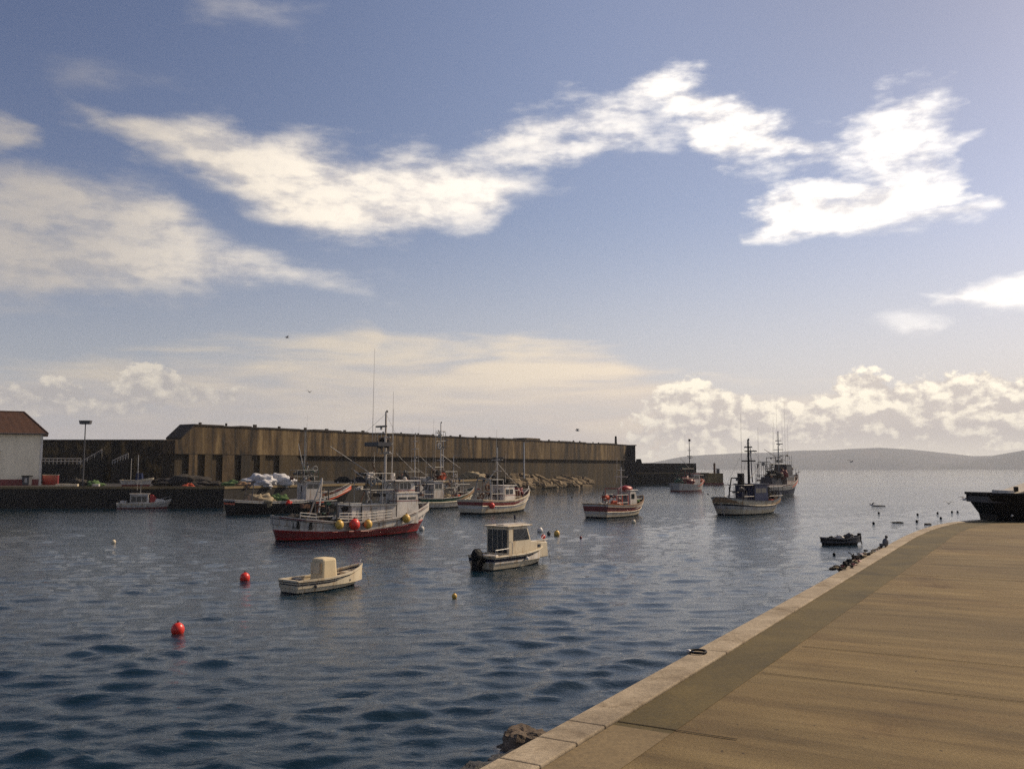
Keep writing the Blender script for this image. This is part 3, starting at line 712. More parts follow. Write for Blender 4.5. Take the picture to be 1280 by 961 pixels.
fender(P(527, 661, .15), .3, offwhite, 'white mooring buoy under the bow of the large red fishing boat', 'mooring_buoy')
heap('net_heap', onboat(A, -6.0, .2, zd(-6) + .8), .8, 1.2, 1.2, .45, netd, 'dark net heaped on the stern of the large red fishing boat', 'fishing net', 31)
gear(A, .6, 3.2, 2.6, zd(1) + 2.3, zd(1) + 5.2, 1, n=22); gear(A, 2.6, 3.5, 1.2, 8.0, 10.0, 21, n=8); gear(A, -2.9, -.4, 2.8, zd(-2), zd(-2) + 2.4, 22, (dgrey, black, netd, rust), 16); gear(A, -5.0, -2.9, 2.6, zd(-4), zd(-4) + 2.6, 2, (dgrey, black, netd, green, rust), 18); gear(A, 5.6, 7.0, 1.4, zd(6), zd(6) + 1.5, 3, n=8)
# --- B: white boat with red stripe
Bb = place('fishing_boat', 'white fishing boat with dark red stripe and wide grey stern before the long wall', 'fishing boat', 626, 640, 55, sc=(1.34, 1.30, 1.22))
hb_ = Hull(11.8, 4.3, [(0, 1.75), (.3, 1.55), (.5, 1.55), (.75, 1.95), (1, 2.9)], [(-.6, black), (0, black), (.12, cream), (.40, white), (.56, cream), (.62, dred), (.86, cream), (.93, cream), (1, cream)], ft=.88, rb=1.2, rs=.15, bul=.6, capm=cream, deckm=wood, inm=offwhite)
hb_.build(Bb); hb_.rubrail(Bb, .58, cream, .05); zd = hb_.dz
wheelhouse(Bb, -.6, 1.6, 2.0, zd(.5), zd(.5) + 2.3, white, white, 2, .3, (.55, .82), 3, .2, dred)
mast(Bb, -.7, 0, zd(0), 8.2, offwhite, .1, [(6.6, .8), (5.2, .6)], [(-.3, .5, 5, 10.5), (.2, -.5, 3.8, 7.5)], (-.5, 6.8))
boom(Bb, (-.7, 0, 5.5), (-3.6, .6, 2.6), grey); boom(Bb, (-.7, 0, 6.2), (2.6, -.8, 3.0), offwhite, .04)
gallows(Bb, -3.6, 2.6, zd(-3), 4.2, grey, .3); winch(Bb, -2.4, 0, zd(-2)); rails(Bb, [(2.2, -1.8), (4.3, -1.0), (5.5, -.2)], lambda x: hb_.h(x / 11.8 + .5), .5, white, 1)
heap('net_heap', onboat(Bb, 3.4, 0, zd(3.4) + .9), .75, 1, 1, .9, dred, 'dark red bundle standing on the bow of the white fishing boat with the red stripe', 'bundle', 41)
rigging(Bb, [((-.7, 0, 8), (5.7, 0, 3)), ((-.7, 0, 8), (-5.6, 0, 1.8)), ((-.7, 0, 7), (1, -2, 1.6)), ((-.7, 0, 7), (1, 2, 1.6))])
fender(onboat(Bb, *hb_.side(-4.7, .62, .38)), .42, buoyred, 'red buoy hanging at the stern corner of the white fishing boat with the red stripe')
for i, (x, y) in enumerate(((-4.4, -.9), (-4.4, .6))): crates(Bb, x, y, zd(-4.4) + .02, (orange, offwhite)[i], ('orange', 'pale grey')[i] + ' fish box at the stern of the red striped boat', 2)
gear(Bb, -3.2, -1.0, 2.2, zd(-2), zd(-2) + 3.2, 4, (offwhite, grey, rust, red, netd), 14); gear(Bb, 1.8, 2.8, 1.6, zd(2), zd(2) + 1.5, 5, (white, offwhite, rope), 6)
# --- C: green boat mostly behind A
Cb = place('fishing_boat', 'dark green and white fishing boat half hidden behind the bow of the large red one', 'fishing boat', 556, 634, 48, sc=(1.08, 1.08, 1.1))
hc = Hull(13.5, 4.4, [(0, 1.6), (.3, 1.5), (.6, 1.7), (.8, 2.2), (1, 3.1)], [(-.6, black), (0, black), (.1, offwhite), (.35, cream), (.55, offwhite), (.62, green), (1, cream)], ft=.8, rb=1.6, rs=.3, bul=.6, capm=offwhite, deckm=wood)
hc.build(Cb); hc.rubrail(Cb, .6, cream, .06); zd = hc.dz
wheelhouse(Cb, -3.4, -1.2, 2.2, zd(-2), zd(-2) + 3.2, offwhite, white, 2, .3, (.65, .88), 3, .3, green)
gear(Cb, -1.5, -.5, 1.2, 9.2, 12, 23, (offwhite, grey, dgrey), 10); mast(Cb, -1.0, 0, zd(0), 13.4, offwhite, .12, [(9.2, .8), (7.4, .9)], [(-2.2, .5, 6, 14), (-2.8, -.6, 5, 12.5), (-.6, .5, 8, 13.4)], (-.8, 9.4))
boom(Cb, (-1, 0, 5), (-5.0, .5, 8.0), offwhite, .07); boom(Cb, (-1, 0, 6.8), (2.4, .3, 3.2), grey)
mb = MB(); mb.tube((-.7, -.5, 4.9), (-.7, .7, 4.9), .55, orange, n=14); mb.build('net_hauler', Cb)
winch(Cb, 1.4, 0, zd(1.4), .45); winch(Cb, 4.2, 0, zd(4.2), .35); gallows(Cb, 3.0, 2.4, zd(3), 4.4, grey, .3)
gear(Cb, -3.2, -1.4, 2.0, zd(-2) + 3.3, zd(-2) + 5.4, 33, (dgrey, grey, rust, netd), 14); boom(Cb, (-1, 0, 8.4), (3.4, 0, 6.2), offwhite, .06)
rigging(Cb, [((-1, 0, 11.4), (6.6, 0, 3.1)), ((-1, 0, 11.4), (-6.4, 0, 1.7)), ((-1, 0, 9), (0, -2.1, 1.7))])
crates(Cb, 2.2, -.8, zd(2.2), orange, 'orange fish box on the dark green boat', 3); crates(Cb, 2.9, .2, zd(2.9), offwhite, 'white fish box on the dark green boat', 3)
heap('net_heap', onboat(Cb, .5, .2, zd(.5) + .4), .7, 1.4, 1, .9, rope, 'tan heap of net amidships on the dark green fishing boat', 'fishing net', 44)
gear(Cb, -1.0, 1.6, 2.4, zd(0), zd(0) + 4.6, 6, n=30); gear(Cb, 1.8, 4.6, 2.2, zd(3), zd(3) + 2.2, 7, n=18); gear(Cb, -5.6, -3.6, 2.4, zd(-4), zd(-4) + 2.8, 8, n=12)
C2 = place('fishing_boat', 'dark gear laden fishing boat squeezed behind the wheelhouse of the large red one', 'fishing boat', 522, 629, 46)
h2 = Hull(14, 4.6, [(0, 1.9), (.4, 1.7), (.7, 2.1), (1, 3.3)], [(-.6, black), (0, black), (.15, green), (.7, offwhite), (.9, green), (1, offwhite)], ft=.85, rb=1.4, rs=.2, bul=.6, capm=offwhite, deckm=wood); h2.build(C2); zd = h2.dz
wheelhouse(C2, -.5, 2.2, 2.6, zd(1), zd(1) + 3.6, offwhite, white, 2, .3, (.66, .88), 3, .3, green)
mast(C2, -.8, 0, zd(0), 13.5, offwhite, .13, [(10.5, 1.0), (8.2, 1.2), (12, .6)], [(.6, .6, 5, 16.5), (-2.0, -.4, 5, 14.5), (1.5, -.6, 5, 12.5)], (-.4, 9.0))
gear(C2, -4.6, -.9, 3.2, zd(-2), zd(-2) + 5.0, 31, (dgrey, grey, rust, netd, dred), 36); gear(C2, 2.6, 5.0, 2.2, zd(4), zd(4) + 2.8, 32, n=18); boom(C2, (-.8, 0, 6), (-5.2, .3, 9.6), offwhite, .07); boom(C2, (-.8, 0, 7), (3.6, 0, 4.6), grey)
rigging(C2, [((-.8, 0, 13), (6.8, 0, 3.4)), ((-.8, 0, 13), (-6.8, 0, 2)), ((-.8, 0, 11), (0, -2.2, 2)), ((-.8, 0, 11), (0, 2.2, 2))])
# --- D: long dark boat at left
Db = place('fishing_boat', 'long black fishing boat with grey wheelhouse and orange bow lying off the left wharf', 'fishing boat', 366, 640.5, 41)
hd = Hull(20.5, 5.0, [(0, 2.2), (.2, 1.9), (.5, 1.8), (.7, 2.2), (.85, 3.0), (1, 4.1)], [(-.7, black), (0, black), (.5, black), (.84, black), (.90, offwhite), (1, offwhite)], ft=.8, rb=2.0, rs=.3, bul=.7, capm=offwhite, deckm=wood, inm=orange)
hd.build(Db); hd.rubrail(Db, .86, grey, .07); zd = hd.dz
wheelhouse(Db, 1.4, 4.2, 2.9, zd(3), zd(3) + 3.3, offwhite, grey, 2, .4, (.68, .9), 3, .35, None)
mb = MB(); mb.box(-3.4, 1.2, -1.4, 1.4, zd(0), zd(0) + .9, offwhite); mb.build('deck_house', Db, bevel=.05)
mast(Db, 1.8, 0, zd(2) + 3, 12.6, grey, .1, [(7.6, 1.1), (8.8, .7)], [(2.3, .5, 8, 15)], (2.4, 7.2))
boom(Db, (1.8, 0, 6.2), (1.0, .6, 10.6), offwhite, .07)
mb = MB()
for k in range(9): a = k * .7; mb.tube((1.6 + k * .25, -1.1, 6.1), (1.6 + k * .25 + .5 * math.sin(a), -.2, 6.8 + .3 * math.cos(a)), .05, (green, grey, dgrey)[k % 3])
mb.build('net_guide', Db); mb = MB(); mb.torus((3.2, -.9, 6.7), .4, .07, grey, 'y'); mb.build('direction_finder', Db)
gallows(Db, -7.5, 3, zd(-7), 4.4, dgrey, .5); winch(Db, 6.4, 0, zd(6.4), .5); winch(Db, -5.2, 0, zd(-5), .5)
rails(Db, [(5, -2.1), (8, -1.2), (9.6, -.4)], lambda x: hd.h(x / 20.5 + .5), .6, grey, 1)
heap('net_heap', onboat(Db, -5.8, -.6, zd(-6) + .5), 1.3, 1.5, .9, .8, rope, 'tan net spread over the stern of the long black fishing boat', 'fishing net', 51)
heap('net_heap', onboat(Db, -2.9, -1.3, zd(-3) + .9), .85, 1.3, .8, .9, netg, 'bright green net heaped amidships on the long black fishing boat', 'fishing net', 52)
heap('net_heap', onboat(Db, -2.3, -2.2, zd(-2) + .5), .5, 1.5, .6, .7, buoyred, 'red bundle of floats beside the green net on the long black boat', 'net floats', 53)
gear(Db, .0, 3.6, 2.4, zd(2) + 3.4, zd(2) + 5.2, 9, (dgrey, grey, green, rust, netd), 20); gear(Db, 4.6, 6.6, 2.4, zd(5), zd(5) + 1.4, 10, (grey, wood, rope), 8)
# --- E: small red striped boat, centre
E = place('fishing_boat', 'small fishing boat with dark red stripe and red canopy moored alone in mid harbour', 'fishing boat', 775, 645, 52, sc=(1.38, 1.32, 1.16))
he = Hull(9.4, 3.5, [(0, 1.65), (.3, 1.45), (.55, 1.4), (.8, 1.75), (1, 2.4)], [(-.5, black), (0, black), (.1, cream), (.3, offwhite), (.42, cream), (.48, dred), (.80, dred), (.84, offwhite), (1, wood)], ft=.9, rb=1.0, rs=.12, bul=.5, capm=wood, deckm=wood, inm=offwhite, transm=None)
he.build(E); he.rubrail(E, .45, cream, .04); he.rubrail(E, .82, wood, .04); zd = he.dz
wheelhouse(E, .9, 2.3, 1.5, zd(1.5), zd(1.5) + 2.05, offwhite, white, 1, .35, (.5, .8), 2, .15, None)
mb = MB(); mb.ball((1.3, 0, zd(1.5) + 2.25), .7, red, 1, .9, .6, 16, 10, .2, 3); mb.build('canopy', E, smooth=True)
mast(E, .3, 0, zd(0), 6.0, offwhite, .09, [(4.8, .8), (5.6, .4)], [(-.1, .3, 4, 7.2)], None)
mb = MB(); mb.tube((-1.6, -.8, zd(-1)), (-1.6, -.8, 3.4), .05, dred); mb.tube((-1.6, .8, zd(-1)), (-1.6, .8, 3.4), .05, dred); mb.tube((-1.6, -.8, 3.4), (-1.6, .8, 3.4), .06, dred); mb.tube((-1.6, -.8, 3.3), (.3, 0, 3.6), .04, dred); mb.build('gallows', E)
winch(E, -.4, 0, zd(-.4), .35)
heap('net_heap', onboat(E, -1.4, -.3, zd(-1.4) + .5), .55, 1.5, 1.2, .8, orange, 'orange net heap amidships on the small red striped boat', 'fishing net', 61)
heap('net_heap', onboat(E, -2.9, .2, zd(-3) + .45), .4, 1.5, 1.5, .7, cream, 'cream net heap near the stern of the small red striped boat', 'fishing net', 62)
heap('net_heap', onboat(E, 3.2, 0, zd(3.2) + .35), .38, 1.5, 1, .6, netg, 'dull green net in the bow of the small red striped boat', 'fishing net', 63)
fender(P(792, 652, .15), .26, cream, 'small cream float in the water beside the small red striped boat', 'mooring_buoy')
gear(E, -2.0, .2, 1.8, zd(-1), zd(-1) + 1.7, 11, (dred, navy, orange, grey, netd), 14); gear(E, 2.5, 3.6, 1.1, zd(3), zd(3) + .7, 12, (wood, netg, netd), 6)
# --- F: small open white boat
Fb = place('motorboat', 'small open white motorboat with a covered centre console, nearest on the left', 'motorboat', 408, 735, 52)
hf = Hull(5.4, 1.95, [(0, .68), (.4, .68), (.7, .82), (1, 1.15)], [(-.3, black), (0, black), (.08, cream), (.58, cream), (.64, navy), (.74, cream), (.84, navy), (.95, cream), (1, cream)], ft=.86, rb=.6, rs=.06, bul=.4, capm=cream, deckm=cream, inm=cream, floor=.28)
hf.build(Fb); hf.rubrail(Fb, .95, cream, .025)
mb = MB(); mb.box(-.85, .35, -.62, .52, .30, 1.75, paint('console_cover', (.60, .49, .31), .8, .12), top=.86, topx=.84); mb.build('console_cover', Fb, bevel=.14)
mb = MB(); mb.box(.42, 1.1, -.4, .4, .29, .62, cream); mb.build('seat', Fb, bevel=.05)
mb = MB(); mb.box(1.3, 2.0, -.5, .5, .29, .8, cream, top=.8); mb.build('fore_deck', Fb, bevel=.05)
mb = MB(); mb.box(-2.3, -2.0, -.8, .8, .5, .56, navy); mb.build('stern_thwart', Fb)
mb = MB(); mb.box(-2.45, -1.9, -.28, .1, .56, .78, navy, top=.8); mb.tube((-2.4, -.1, .62), (-2.62, -.1, .0), .07, dgrey); mb.build('outboard_motor', Fb, bevel=.03)
mb = MB(); mb.path([(2.1, -.45, 1.0), (2.3, -.25, 1.35), (2.62, 0, 1.42), (2.3, .25, 1.35), (2.1, .45, 1.0)], .016, steel); mb.build('bow_rail', Fb)
mb = MB(); mb.path([(2.6, 0, 1.05), (2.95, -.15, .5), (3.1, -.2, -.05)], .012, rope, 5); mb.build('mooring_rope', Fb)
heap('rope_coil', onboat(Fb, 1.15, 0, .6), .13, 1.5, 1, .6, wood, 'small brown coil of rope in the open white motorboat', 'rope', 71)
mb = MB(); mb.box(-.85, -.83, -.5, .4, .9, 1.5, cream); mb.build('cover_flap', Fb)
for x in (1.25, -1.5):
    p = hf.side(x, .5, .06); fender(onboat(Fb, p.x, p.y, p.z), .08, dgrey, 'small dark fender on the open white motorboat, toward its ' + ('bow' if x > 0 else 'stern'))
mb = MB(); mb.tube((-1.9, .5, .45), (.9, .62, .62), .02, wood); mb.build('oar', Fb)
mb = MB(); p = hf.side(-2.4, .95, .0); mb.path([(p.x, p.y, p.z), (p.x - .1, p.y - .1, .2), (p.x - .2, p.y - .3, -.05)], .012, dgrey, 5); mb.build('stern_rope', Fb)
# --- G: cabin boat
G = place('cabin_cruiser', 'white cabin motorboat with tall dark side windows and a black covered outboard', 'motorboat', 643, 706, 53, sc=(1.12, 1.12, 1.06))
hg = Hull(6.6, 2.35, [(0, .85), (.4, .85), (.7, 1.0), (1, 1.45)], [(-.3, black), (0, black), (.05, cream), (.52, offwhite), (.6, navy), (.80, navy), (.83, cream), (1, cream)], ft=.9, rb=.7, rs=.05, bul=.4, capm=cream, deckm=cream, inm=white, floor=.4)
hg.build(G); hg.rubrail(G, .98, cream, .035)
def cabin(root):
    mb = MB(); mb.prism([(-1.75, .42), (2.5, .42), (2.4, 1.42), (.62, 1.60), (.2, 2.62), (-1.75, 2.62)], -.86, .86, cream); c = mb.build('cabin', root, bevel=.05)
    k = MB(); k.box(-1.95, .62, -.96, .96, 2.62, 2.70, cream); k.build('roof', c, bevel=.03)
    for i in range(4):
        y = -.74 + i * .38; k = MB(); k.box(-1.765, -1.735, y, y + .34, .95, 2.44, glass); k.build('window', c)
    for sd in (-1, 1):
        k = MB(); y = sd * .873; k.add([(-1.25, y, 1.72), (.42, y, 1.72), (.14, y, 2.44), (-1.25, y, 2.44)], [(0, 1, 2, 3)], glass); k.build('window', c)
        k = MB(); k.box(1.3, 1.65, sd * .86 - .012, sd * .86 + .012, 1.12, 1.32, glass); k.build('porthole', c)
        k = MB(); k.box(.7, 2.5, sd * .8 - .04, sd * .8 + .04, 1.55, 1.61, white); k.build('grab_rail', c)
    k = MB(); k.add([(.615, -.72, 1.68), (.615, .72, 1.68), (.27, .66, 2.52), (.27, -.66, 2.52)], [(0, 1, 2, 3)], glass); k.build('windscreen', c)
cabin(G)
mb = MB(); mb.box(-3.05, -1.95, -1.0, 1.0, .41, .62, white); mb.box(-3.2, -2.9, -1.0, 1.0, .62, .95, white); mb.build('cockpit_bench', G, bevel=.04)
mb = MB(); mb.ball((-3.75, .0, .95), .48, black, .85, .62, .85, 14, 10, .15, 2); mb.box(-3.95, -3.45, -.2, .2, -.1, .7, black); mb.box(-3.5, -3.2, -.3, .3, .45, .75, black); mb.build('outboard_motor', G, smooth=False)
mb = MB(); mb.path([(1.7, -.8, 1.05), (1.9, -.75, 1.65), (2.8, -.35, 1.85), (3.25, 0, 1.9), (2.8, .35, 1.85), (1.9, .75, 1.65), (1.7, .8, 1.05)], .02, steel); mb.tube((2.7, -.42, 1.4), (2.75, -.38, 1.85), .018, steel); mb.tube((3.2, 0, 1.45), (3.25, 0, 1.9), .018, steel); mb.build('bow_rail', G)
mb = MB(); mb.path([(-1.6, -1.05, .85), (-1.6, -1.05, 1.6), (-1.6, -.8, 1.75)], .02, steel); mb.tube((.3, .2, 2.7), (.3, .2, 3.25), .02, navy); mb.tube((.3, .2, 3.0), (.3, .2, 3.3), .06, navy); mb.build('light_post', G)
mb = MB(); mb.path([(3.2, 0, 1.3), (3.5, -.2, .6), (3.6, -.3, -.05)], .014, rope, 5); mb.path([(3.1, .1, 1.3), (3.6, .4, .6), (3.9, .5, -.05)], .014, rope, 5); mb.build('mooring_rope', G)
mb = MB(); mb.path([(-3.2, -1.0, .95), (-3.2, -1.0, 1.25), (-2.0, -1.08, 1.3), (-2.0, -1.08, .9)], .018, steel); mb.build('stern_rail', G)
mb = MB(); mb.box(-1.5, .9, -.3, .3, 2.705, 2.76, offwhite); mb.build('roof_hatch', G)
fender(onboat(G, *hg.side(-.2, .62, .1)), .12, white, 'small white fender hanging midway along the cabin motorboat')
fender(onboat(G, 2.75, -.3, 1.7), .16, buoyred, 'small red fender stowed at the bow rail of the cabin motorboat')
# --- H: blue cabin boat right of centre
H = place('fishing_boat', 'white hulled fishing boat with a dark blue wheelhouse and dark mast near the harbour mouth', 'fishing boat', 939, 641.5, 44, sc=(1.36, 1.3, 1.16))
hh_ = Hull(12.4, 4.8, [(0, 2.25), (.15, 1.95), (.35, 1.7), (.55, 1.65), (.75, 1.85), (1, 2.6)], [(-.6, black), (0, black), (.08, cream), (.35, offwhite), (.55, navy), (.66, cream), (.90, offwhite), (1, black)], ft=.8, rb=1.5, rs=.8, rnd=True, bul=.6, capm=dgrey, deckm=wood, transm=offwhite)
hh_.build(H); hh_.rubrail(H, .66, cream, .05); zd = hh_.dz
wheelhouse(H, -1.2, 1.6, 2.6, zd(0), zd(0) + 2.7, blue, navy, 2, .2, (.6, .82), 3, .2, None)
mast(H, -.3, 0, zd(0) + 2.6, 9.6, black, .16, [(6.8, .9), (8.6, .5)], [(-1.0, .5, 4, 13), (1.1, -.4, 4, 11.2)], (.2, 8.0))
boom(H, (.9, .3, 4), (.6, .3, 8.6), blue, .07); boom(H, (-.3, 0, 4.4), (2.8, .5, 6.0), grey); gallows(H, -3.0, 2.2, zd(-3), 4.6, black, .3)
mb = MB(); mb.box(-2.2, -1.7, -.3, .3, 3.6, 5.2, black); mb.build('searchlight', H)
for i, (x, y) in enumerate(((2.3, -.4), (3.0, .3))): 
    k = MB(); k.ball((0, 0, 0), .45, white, nu=12, nv=8); o = k.build('float', loc=onboat(H, x, y, zd(2.5) + 1.5), smooth=True); tag(o, 'white float in front of the blue wheelhouse, ' + ('nearer to it' if i == 0 else 'farther from it'), 'float')
winch(H, 2.8, 0, zd(2.8), .5); winch(H, 4.4, 0, zd(4.4), .4); crates(H, 2.0, -1.4, zd(2), orange, 'orange fish box beside the blue wheelhouse', 3)
heap('net_heap', onboat(H, 4.0, .3, zd(4) + .6), .8, 1.3, 1.2, .8, netd, 'dark net heaped on the bow of the boat with the blue wheelhouse', 'fishing net', 81)
rigging(H, [((-.3, 0, 9.4), (6, 0, 2.6)), ((-.3, 0, 9.4), (-6, 0, 2.3)), ((-.3, 0, 8), (.6, -2.3, 1.8)), ((-.3, 0, 8), (.6, 2.3, 1.8))])
gear(H, -3.4, -1.4, 2.6, zd(-2), zd(-2) + 2.6, 13, (black, dgrey, navy), 10); gear(H, 1.8, 4.8, 2.6, zd(3), zd(3) + 2.2, 14, (black, dgrey, netd, rust), 18)
# --- I: large dark trawler behind H
I = place('fishing_boat', 'larger dark trawler crowded with masts lying behind the boat with the blue wheelhouse', 'fishing boat', 974, 618.5, 46, sc=(1.12, 1.12, 1.15))
hi_ = Hull(18, 5.6, [(0, 2.4), (.3, 2.2), (.6, 2.5), (.8, 3.3), (1, 4.6)], [(-.6, dred), (0, dgrey), (.1, navy), (.5, grey), (.8, offwhite), (.9, dred), (1, offwhite)], ft=.85, rb=2, rs=.2, bul=.8, capm=offwhite, deckm=wood, inm=orange)
hi_.build(I); zd = hi_.dz
wheelhouse(I, .5, 4.4, 3.6, zd(2), zd(2) + 2.6, offwhite, dgrey, 3, .3, (.55, .85), 3, .3, dred); wheelhouse(I, 1.0, 3.8, 3.0, zd(2) + 2.7, zd(2) + 4.9, dgrey, grey, 3, .4, (.45, .85), 3, .3, None, door=False)
mast(I, .2, 0, zd(0), 14.0, grey, .16, [(10, 1.2), (12, .7)], [(-1, .5, 7, 17.5), (1.2, .8, 8, 20), (1.9, -.8, 8, 21.5), (3.1, .5, 8, 18), (-2.4, 0, 6, 15), (4.0, -.4, 7.5, 16)], (.8, 11.2))
gallows(I, -6.8, 4.2, zd(-6), 7.2, dgrey, .2); gallows(I, -3.6, 3.2, zd(-3), 8.2, black, .2); winch(I, -5, 0, zd(-5), .9); winch(I, 6.4, 0, zd(6.4), .6); boom(I, (.2, 0, 8), (-6.4, 0, 10), grey, .09)
mb = MB(); mb.box(-6.2, -1.2, -1.7, 1.7, zd(-3), zd(-3) + 2.6, dgrey, top=.8); mb.build('net_drum_house', I, bevel=.1)
heap('net_heap', onboat(I, -3.8, -.8, zd(-3) + 3.0), 1.3, 1.4, 1, .8, netd, 'dark net piled high on the larger dark trawler', 'fishing net', 91)
heap('net_heap', onboat(I, -.4, -1.3, zd(-3) + 3.0), .9, 1.1, 1, 1.1, dred, 'rust red net pile beside the wheelhouse of the larger dark trawler', 'fishing net', 92)
rigging(I, [((.2, 0, 13.6), (8.8, 0, 4.6)), ((.2, 0, 13.6), (-8.6, 0, 2.6))])
gear(I, -7.4, .2, 3.6, zd(-3) + 1.2, zd(-3) + 5.4, 15, (black, dgrey, netd, rust, black), 46); gear(I, 4.4, 7.0, 2.6, zd(5), zd(5) + 3.6, 16, (black, dgrey, netd, rust), 20); gear(I, 1.0, 3.8, 2.6, zd(2) + 5, zd(2) + 7, 17, (dgrey, black, grey), 12)
# --- J: boat at mole end
J = place('fishing_boat', 'grey fishing boat with red gear and tall mast lying off the dark mole end', 'fishing boat', 862, 613.5, 38, sc=(1.08, 1.1, 1.1))
hj = Hull(12.5, 4.4, [(0, 2.1), (.4, 1.8), (.7, 2.0), (1, 3.2)], [(-.6, black), (0, dred), (.12, offwhite), (.8, offwhite), (1, offwhite)], ft=.85, rb=1.3, rs=.2, bul=.6, capm=offwhite, deckm=wood, inm=orange)
hj.build(J); zd = hj.dz
wheelhouse(J, .4, 3.0, 2.6, zd(1), zd(1) + 3.3, offwhite, red, 2, .3, (.6, .85), 3, .2, red)
mast(J, .2, 0, zd(0), 13.6, black, .14, [(9.5, .9), (11, .6)], [(-1.2, .4, 5, 15.6), (1.4, -.5, 5, 10.5)], (.6, 9.0))
mb = MB(); mb.tube((.3, 0, 13.5), (.3, 0, 14.1), .3, black); mb.build('lamp', J)
gallows(J, -3.2, 3, zd(-3), 6.6, green, .3); winch(J, -2, 0, zd(-2), .6); boom(J, (.2, 0, 6), (-3.5, 0, 8.8), grey, .09)
heap('net_heap', onboat(J, -1.8, -.4, zd(-2) + 1.3), 1.3, 1.5, 1, 1, dred, 'dark red net heap on the grey boat by the mole', 'fishing net', 93); heap('net_heap', onboat(J, 4.2, -.2, zd(4) + .6), .8, 1.2, 1, .9, orange, 'orange net heap in the bow of the grey boat by the mole', 'fishing net', 94)
heap('net_heap', onboat(J, -4.2, 0, zd(-4) + .9), 1.0, 1.2, 1, 1, green, 'dark green net heap at the stern of the grey boat by the mole', 'fishing net', 95)
gear(J, -4.6, .2, 2.8, zd(-2), zd(-2) + 4.8, 18, (green, dred, netd, rust, dgrey), 34); gear(J, 3.2, 4.8, 2, zd(4), zd(4) + 2.4, 19, (dgrey, orange, rust), 10)
# --- K: small boat at left before the wharf
K = place('fishing_boat', 'small white boat with a dark windowed cabin and red cover moored below the left wharf', 'fishing boat', 182, 635, 14)
hk = Hull(9.0, 2.8, [(0, .9), (.5, .85), (.8, 1.15), (1, 1.6)], [(-.5, dred), (0, dred), (.15, offwhite), (.7, cream), (1, cream)], ft=.85, rb=.9, rs=.1, bul=.35, capm=white, deckm=wood, inm=offwhite)
hk.build(K); zd = hk.dz
wheelhouse(K, -2.4, .6, 1.9, zd(-1), zd(-1) + 1.9, offwhite, white, 3, .15, (.30, .82), 2, .15, None)
mb = MB(); mb.prism([(.7, .6), (2.4, .8), (1.9, 1.5), (1.2, 2.3), (.7, 2.3)], -.7, .7, red); mb.build('cover', K, bevel=.08)
mb = MB(); mb.prism([(1.4, .8), (3.4, 1.0), (2.8, 1.5), (1.7, 1.6)], -.75, .75, white); mb.build('fore_cabin', K, bevel=.08)
mast(K, -.9, 0, zd(0) + 1.9, 5.0, grey, .05, [(4.2, .4)], [(-1.5, .3, 3, 6.4)], None); rails(K, [(2.6, -.8), (4.2, -.2)], lambda x: hk.h(x / 9 + .5), .5, white, 1)
mb = MB(); mb.box(-4.0, -3.0, -.7, .7, zd(-4), zd(-4) + .75, offwhite); mb.build('stern_locker', K, bevel=.05)
# --- dinghy off the quay
Dn = place('rowing_boat', 'small black dinghy loaded with gear floating off the near quay', 'dinghy', 1053, 680.5, 12)
hn = Hull(3.7, 1.5, [(0, .62), (.5, .52), (1, .78)], [(-.2, black), (0, black), (.8, black), (1, dgrey)], ft=.75, rb=.35, rs=.1, bul=.3, capm=dgrey, deckm=black, inm=dgrey, floor=.2)
hn.build(Dn)
for x in (-.9, .3): mb = MB(); mb.box(x, x + .22, -.66, .66, .42, .46, wood); mb.build('thwart', Dn)
heap('gear_heap', onboat(Dn, -.25, 0, .62), .26, 1.2, 1, .8, white, 'white sack lying amidships in the black dinghy', 'sack', 101)
heap('gear_heap', onboat(Dn, .75, .1, .68), .3, 1.3, 1, 1.0, dgrey, 'dark gear heap toward the right end of the black dinghy', 'fishing gear', 102)
heap('gear_heap', onboat(Dn, -1.1, 0, .58), .2, 1.2, 1, .9, netd, 'brown gear heap in the left end of the black dinghy', 'fishing gear', 103)
mb = MB(); mb.box(1.55, 1.85, -.15, .15, .45, 1.0, black, top=.8); mb.tube((1.8, 0, .6), (1.95, 0, 0), .05, black); mb.build('outboard_motor', Dn, bevel=.03)
# --- black boat standing on the quay
q = P(1231, 650, QZ)
Qb = empty('beached_boat', (q.x + 2.6, q.y - .3, QZ + .28), R(2)); tag(Qb, 'black boat with a pale canvas standing on the far end of the near quay', 'boat')
hq = Hull(6.2, 2.1, [(0, .86), (.5, .80), (1, 1.2)], [(-.28, black), (0, black), (.5, black), (1, black)], ft=.85, rb=.8, rs=.45, bul=.3, capm=black, deckm=black, inm=dgrey, floor=.5); hq.build(Qb)
mb = MB(); mb.prism([(-2.0, .86), (2.2, .95), (2.2, 1.9), (.2, 1.55), (-1.4, 1.02)], -.85, .85, cream); mb.build('canvas_cover', Qb, bevel=.06)
mb = MB(); mb.box(-2.1, -1.85, -.6, .6, .82, 1.0, white); mb.build('thwart', Qb); mb = MB(); mb.box(-1.72, -1.6, -.5, -.35, .8, 1.15, black); mb.build('cleat', Qb)
mb = MB(); mb.box(-2.1, -1.9, -.7, .7, -.28, -.0, black); mb.box(1.6, 1.9, -.7, .7, -.28, -.0, black); mb.build('cradle', Qb)
k = MB(); k.ball((0, 0, 0), .06, white, nu=10, nv=8); o = k.build('float', loc=(q.x + .55, q.y - 1.1, QZ + .26)); tag(o, 'tiny white float against the hull of the black boat on the quay', 'float')
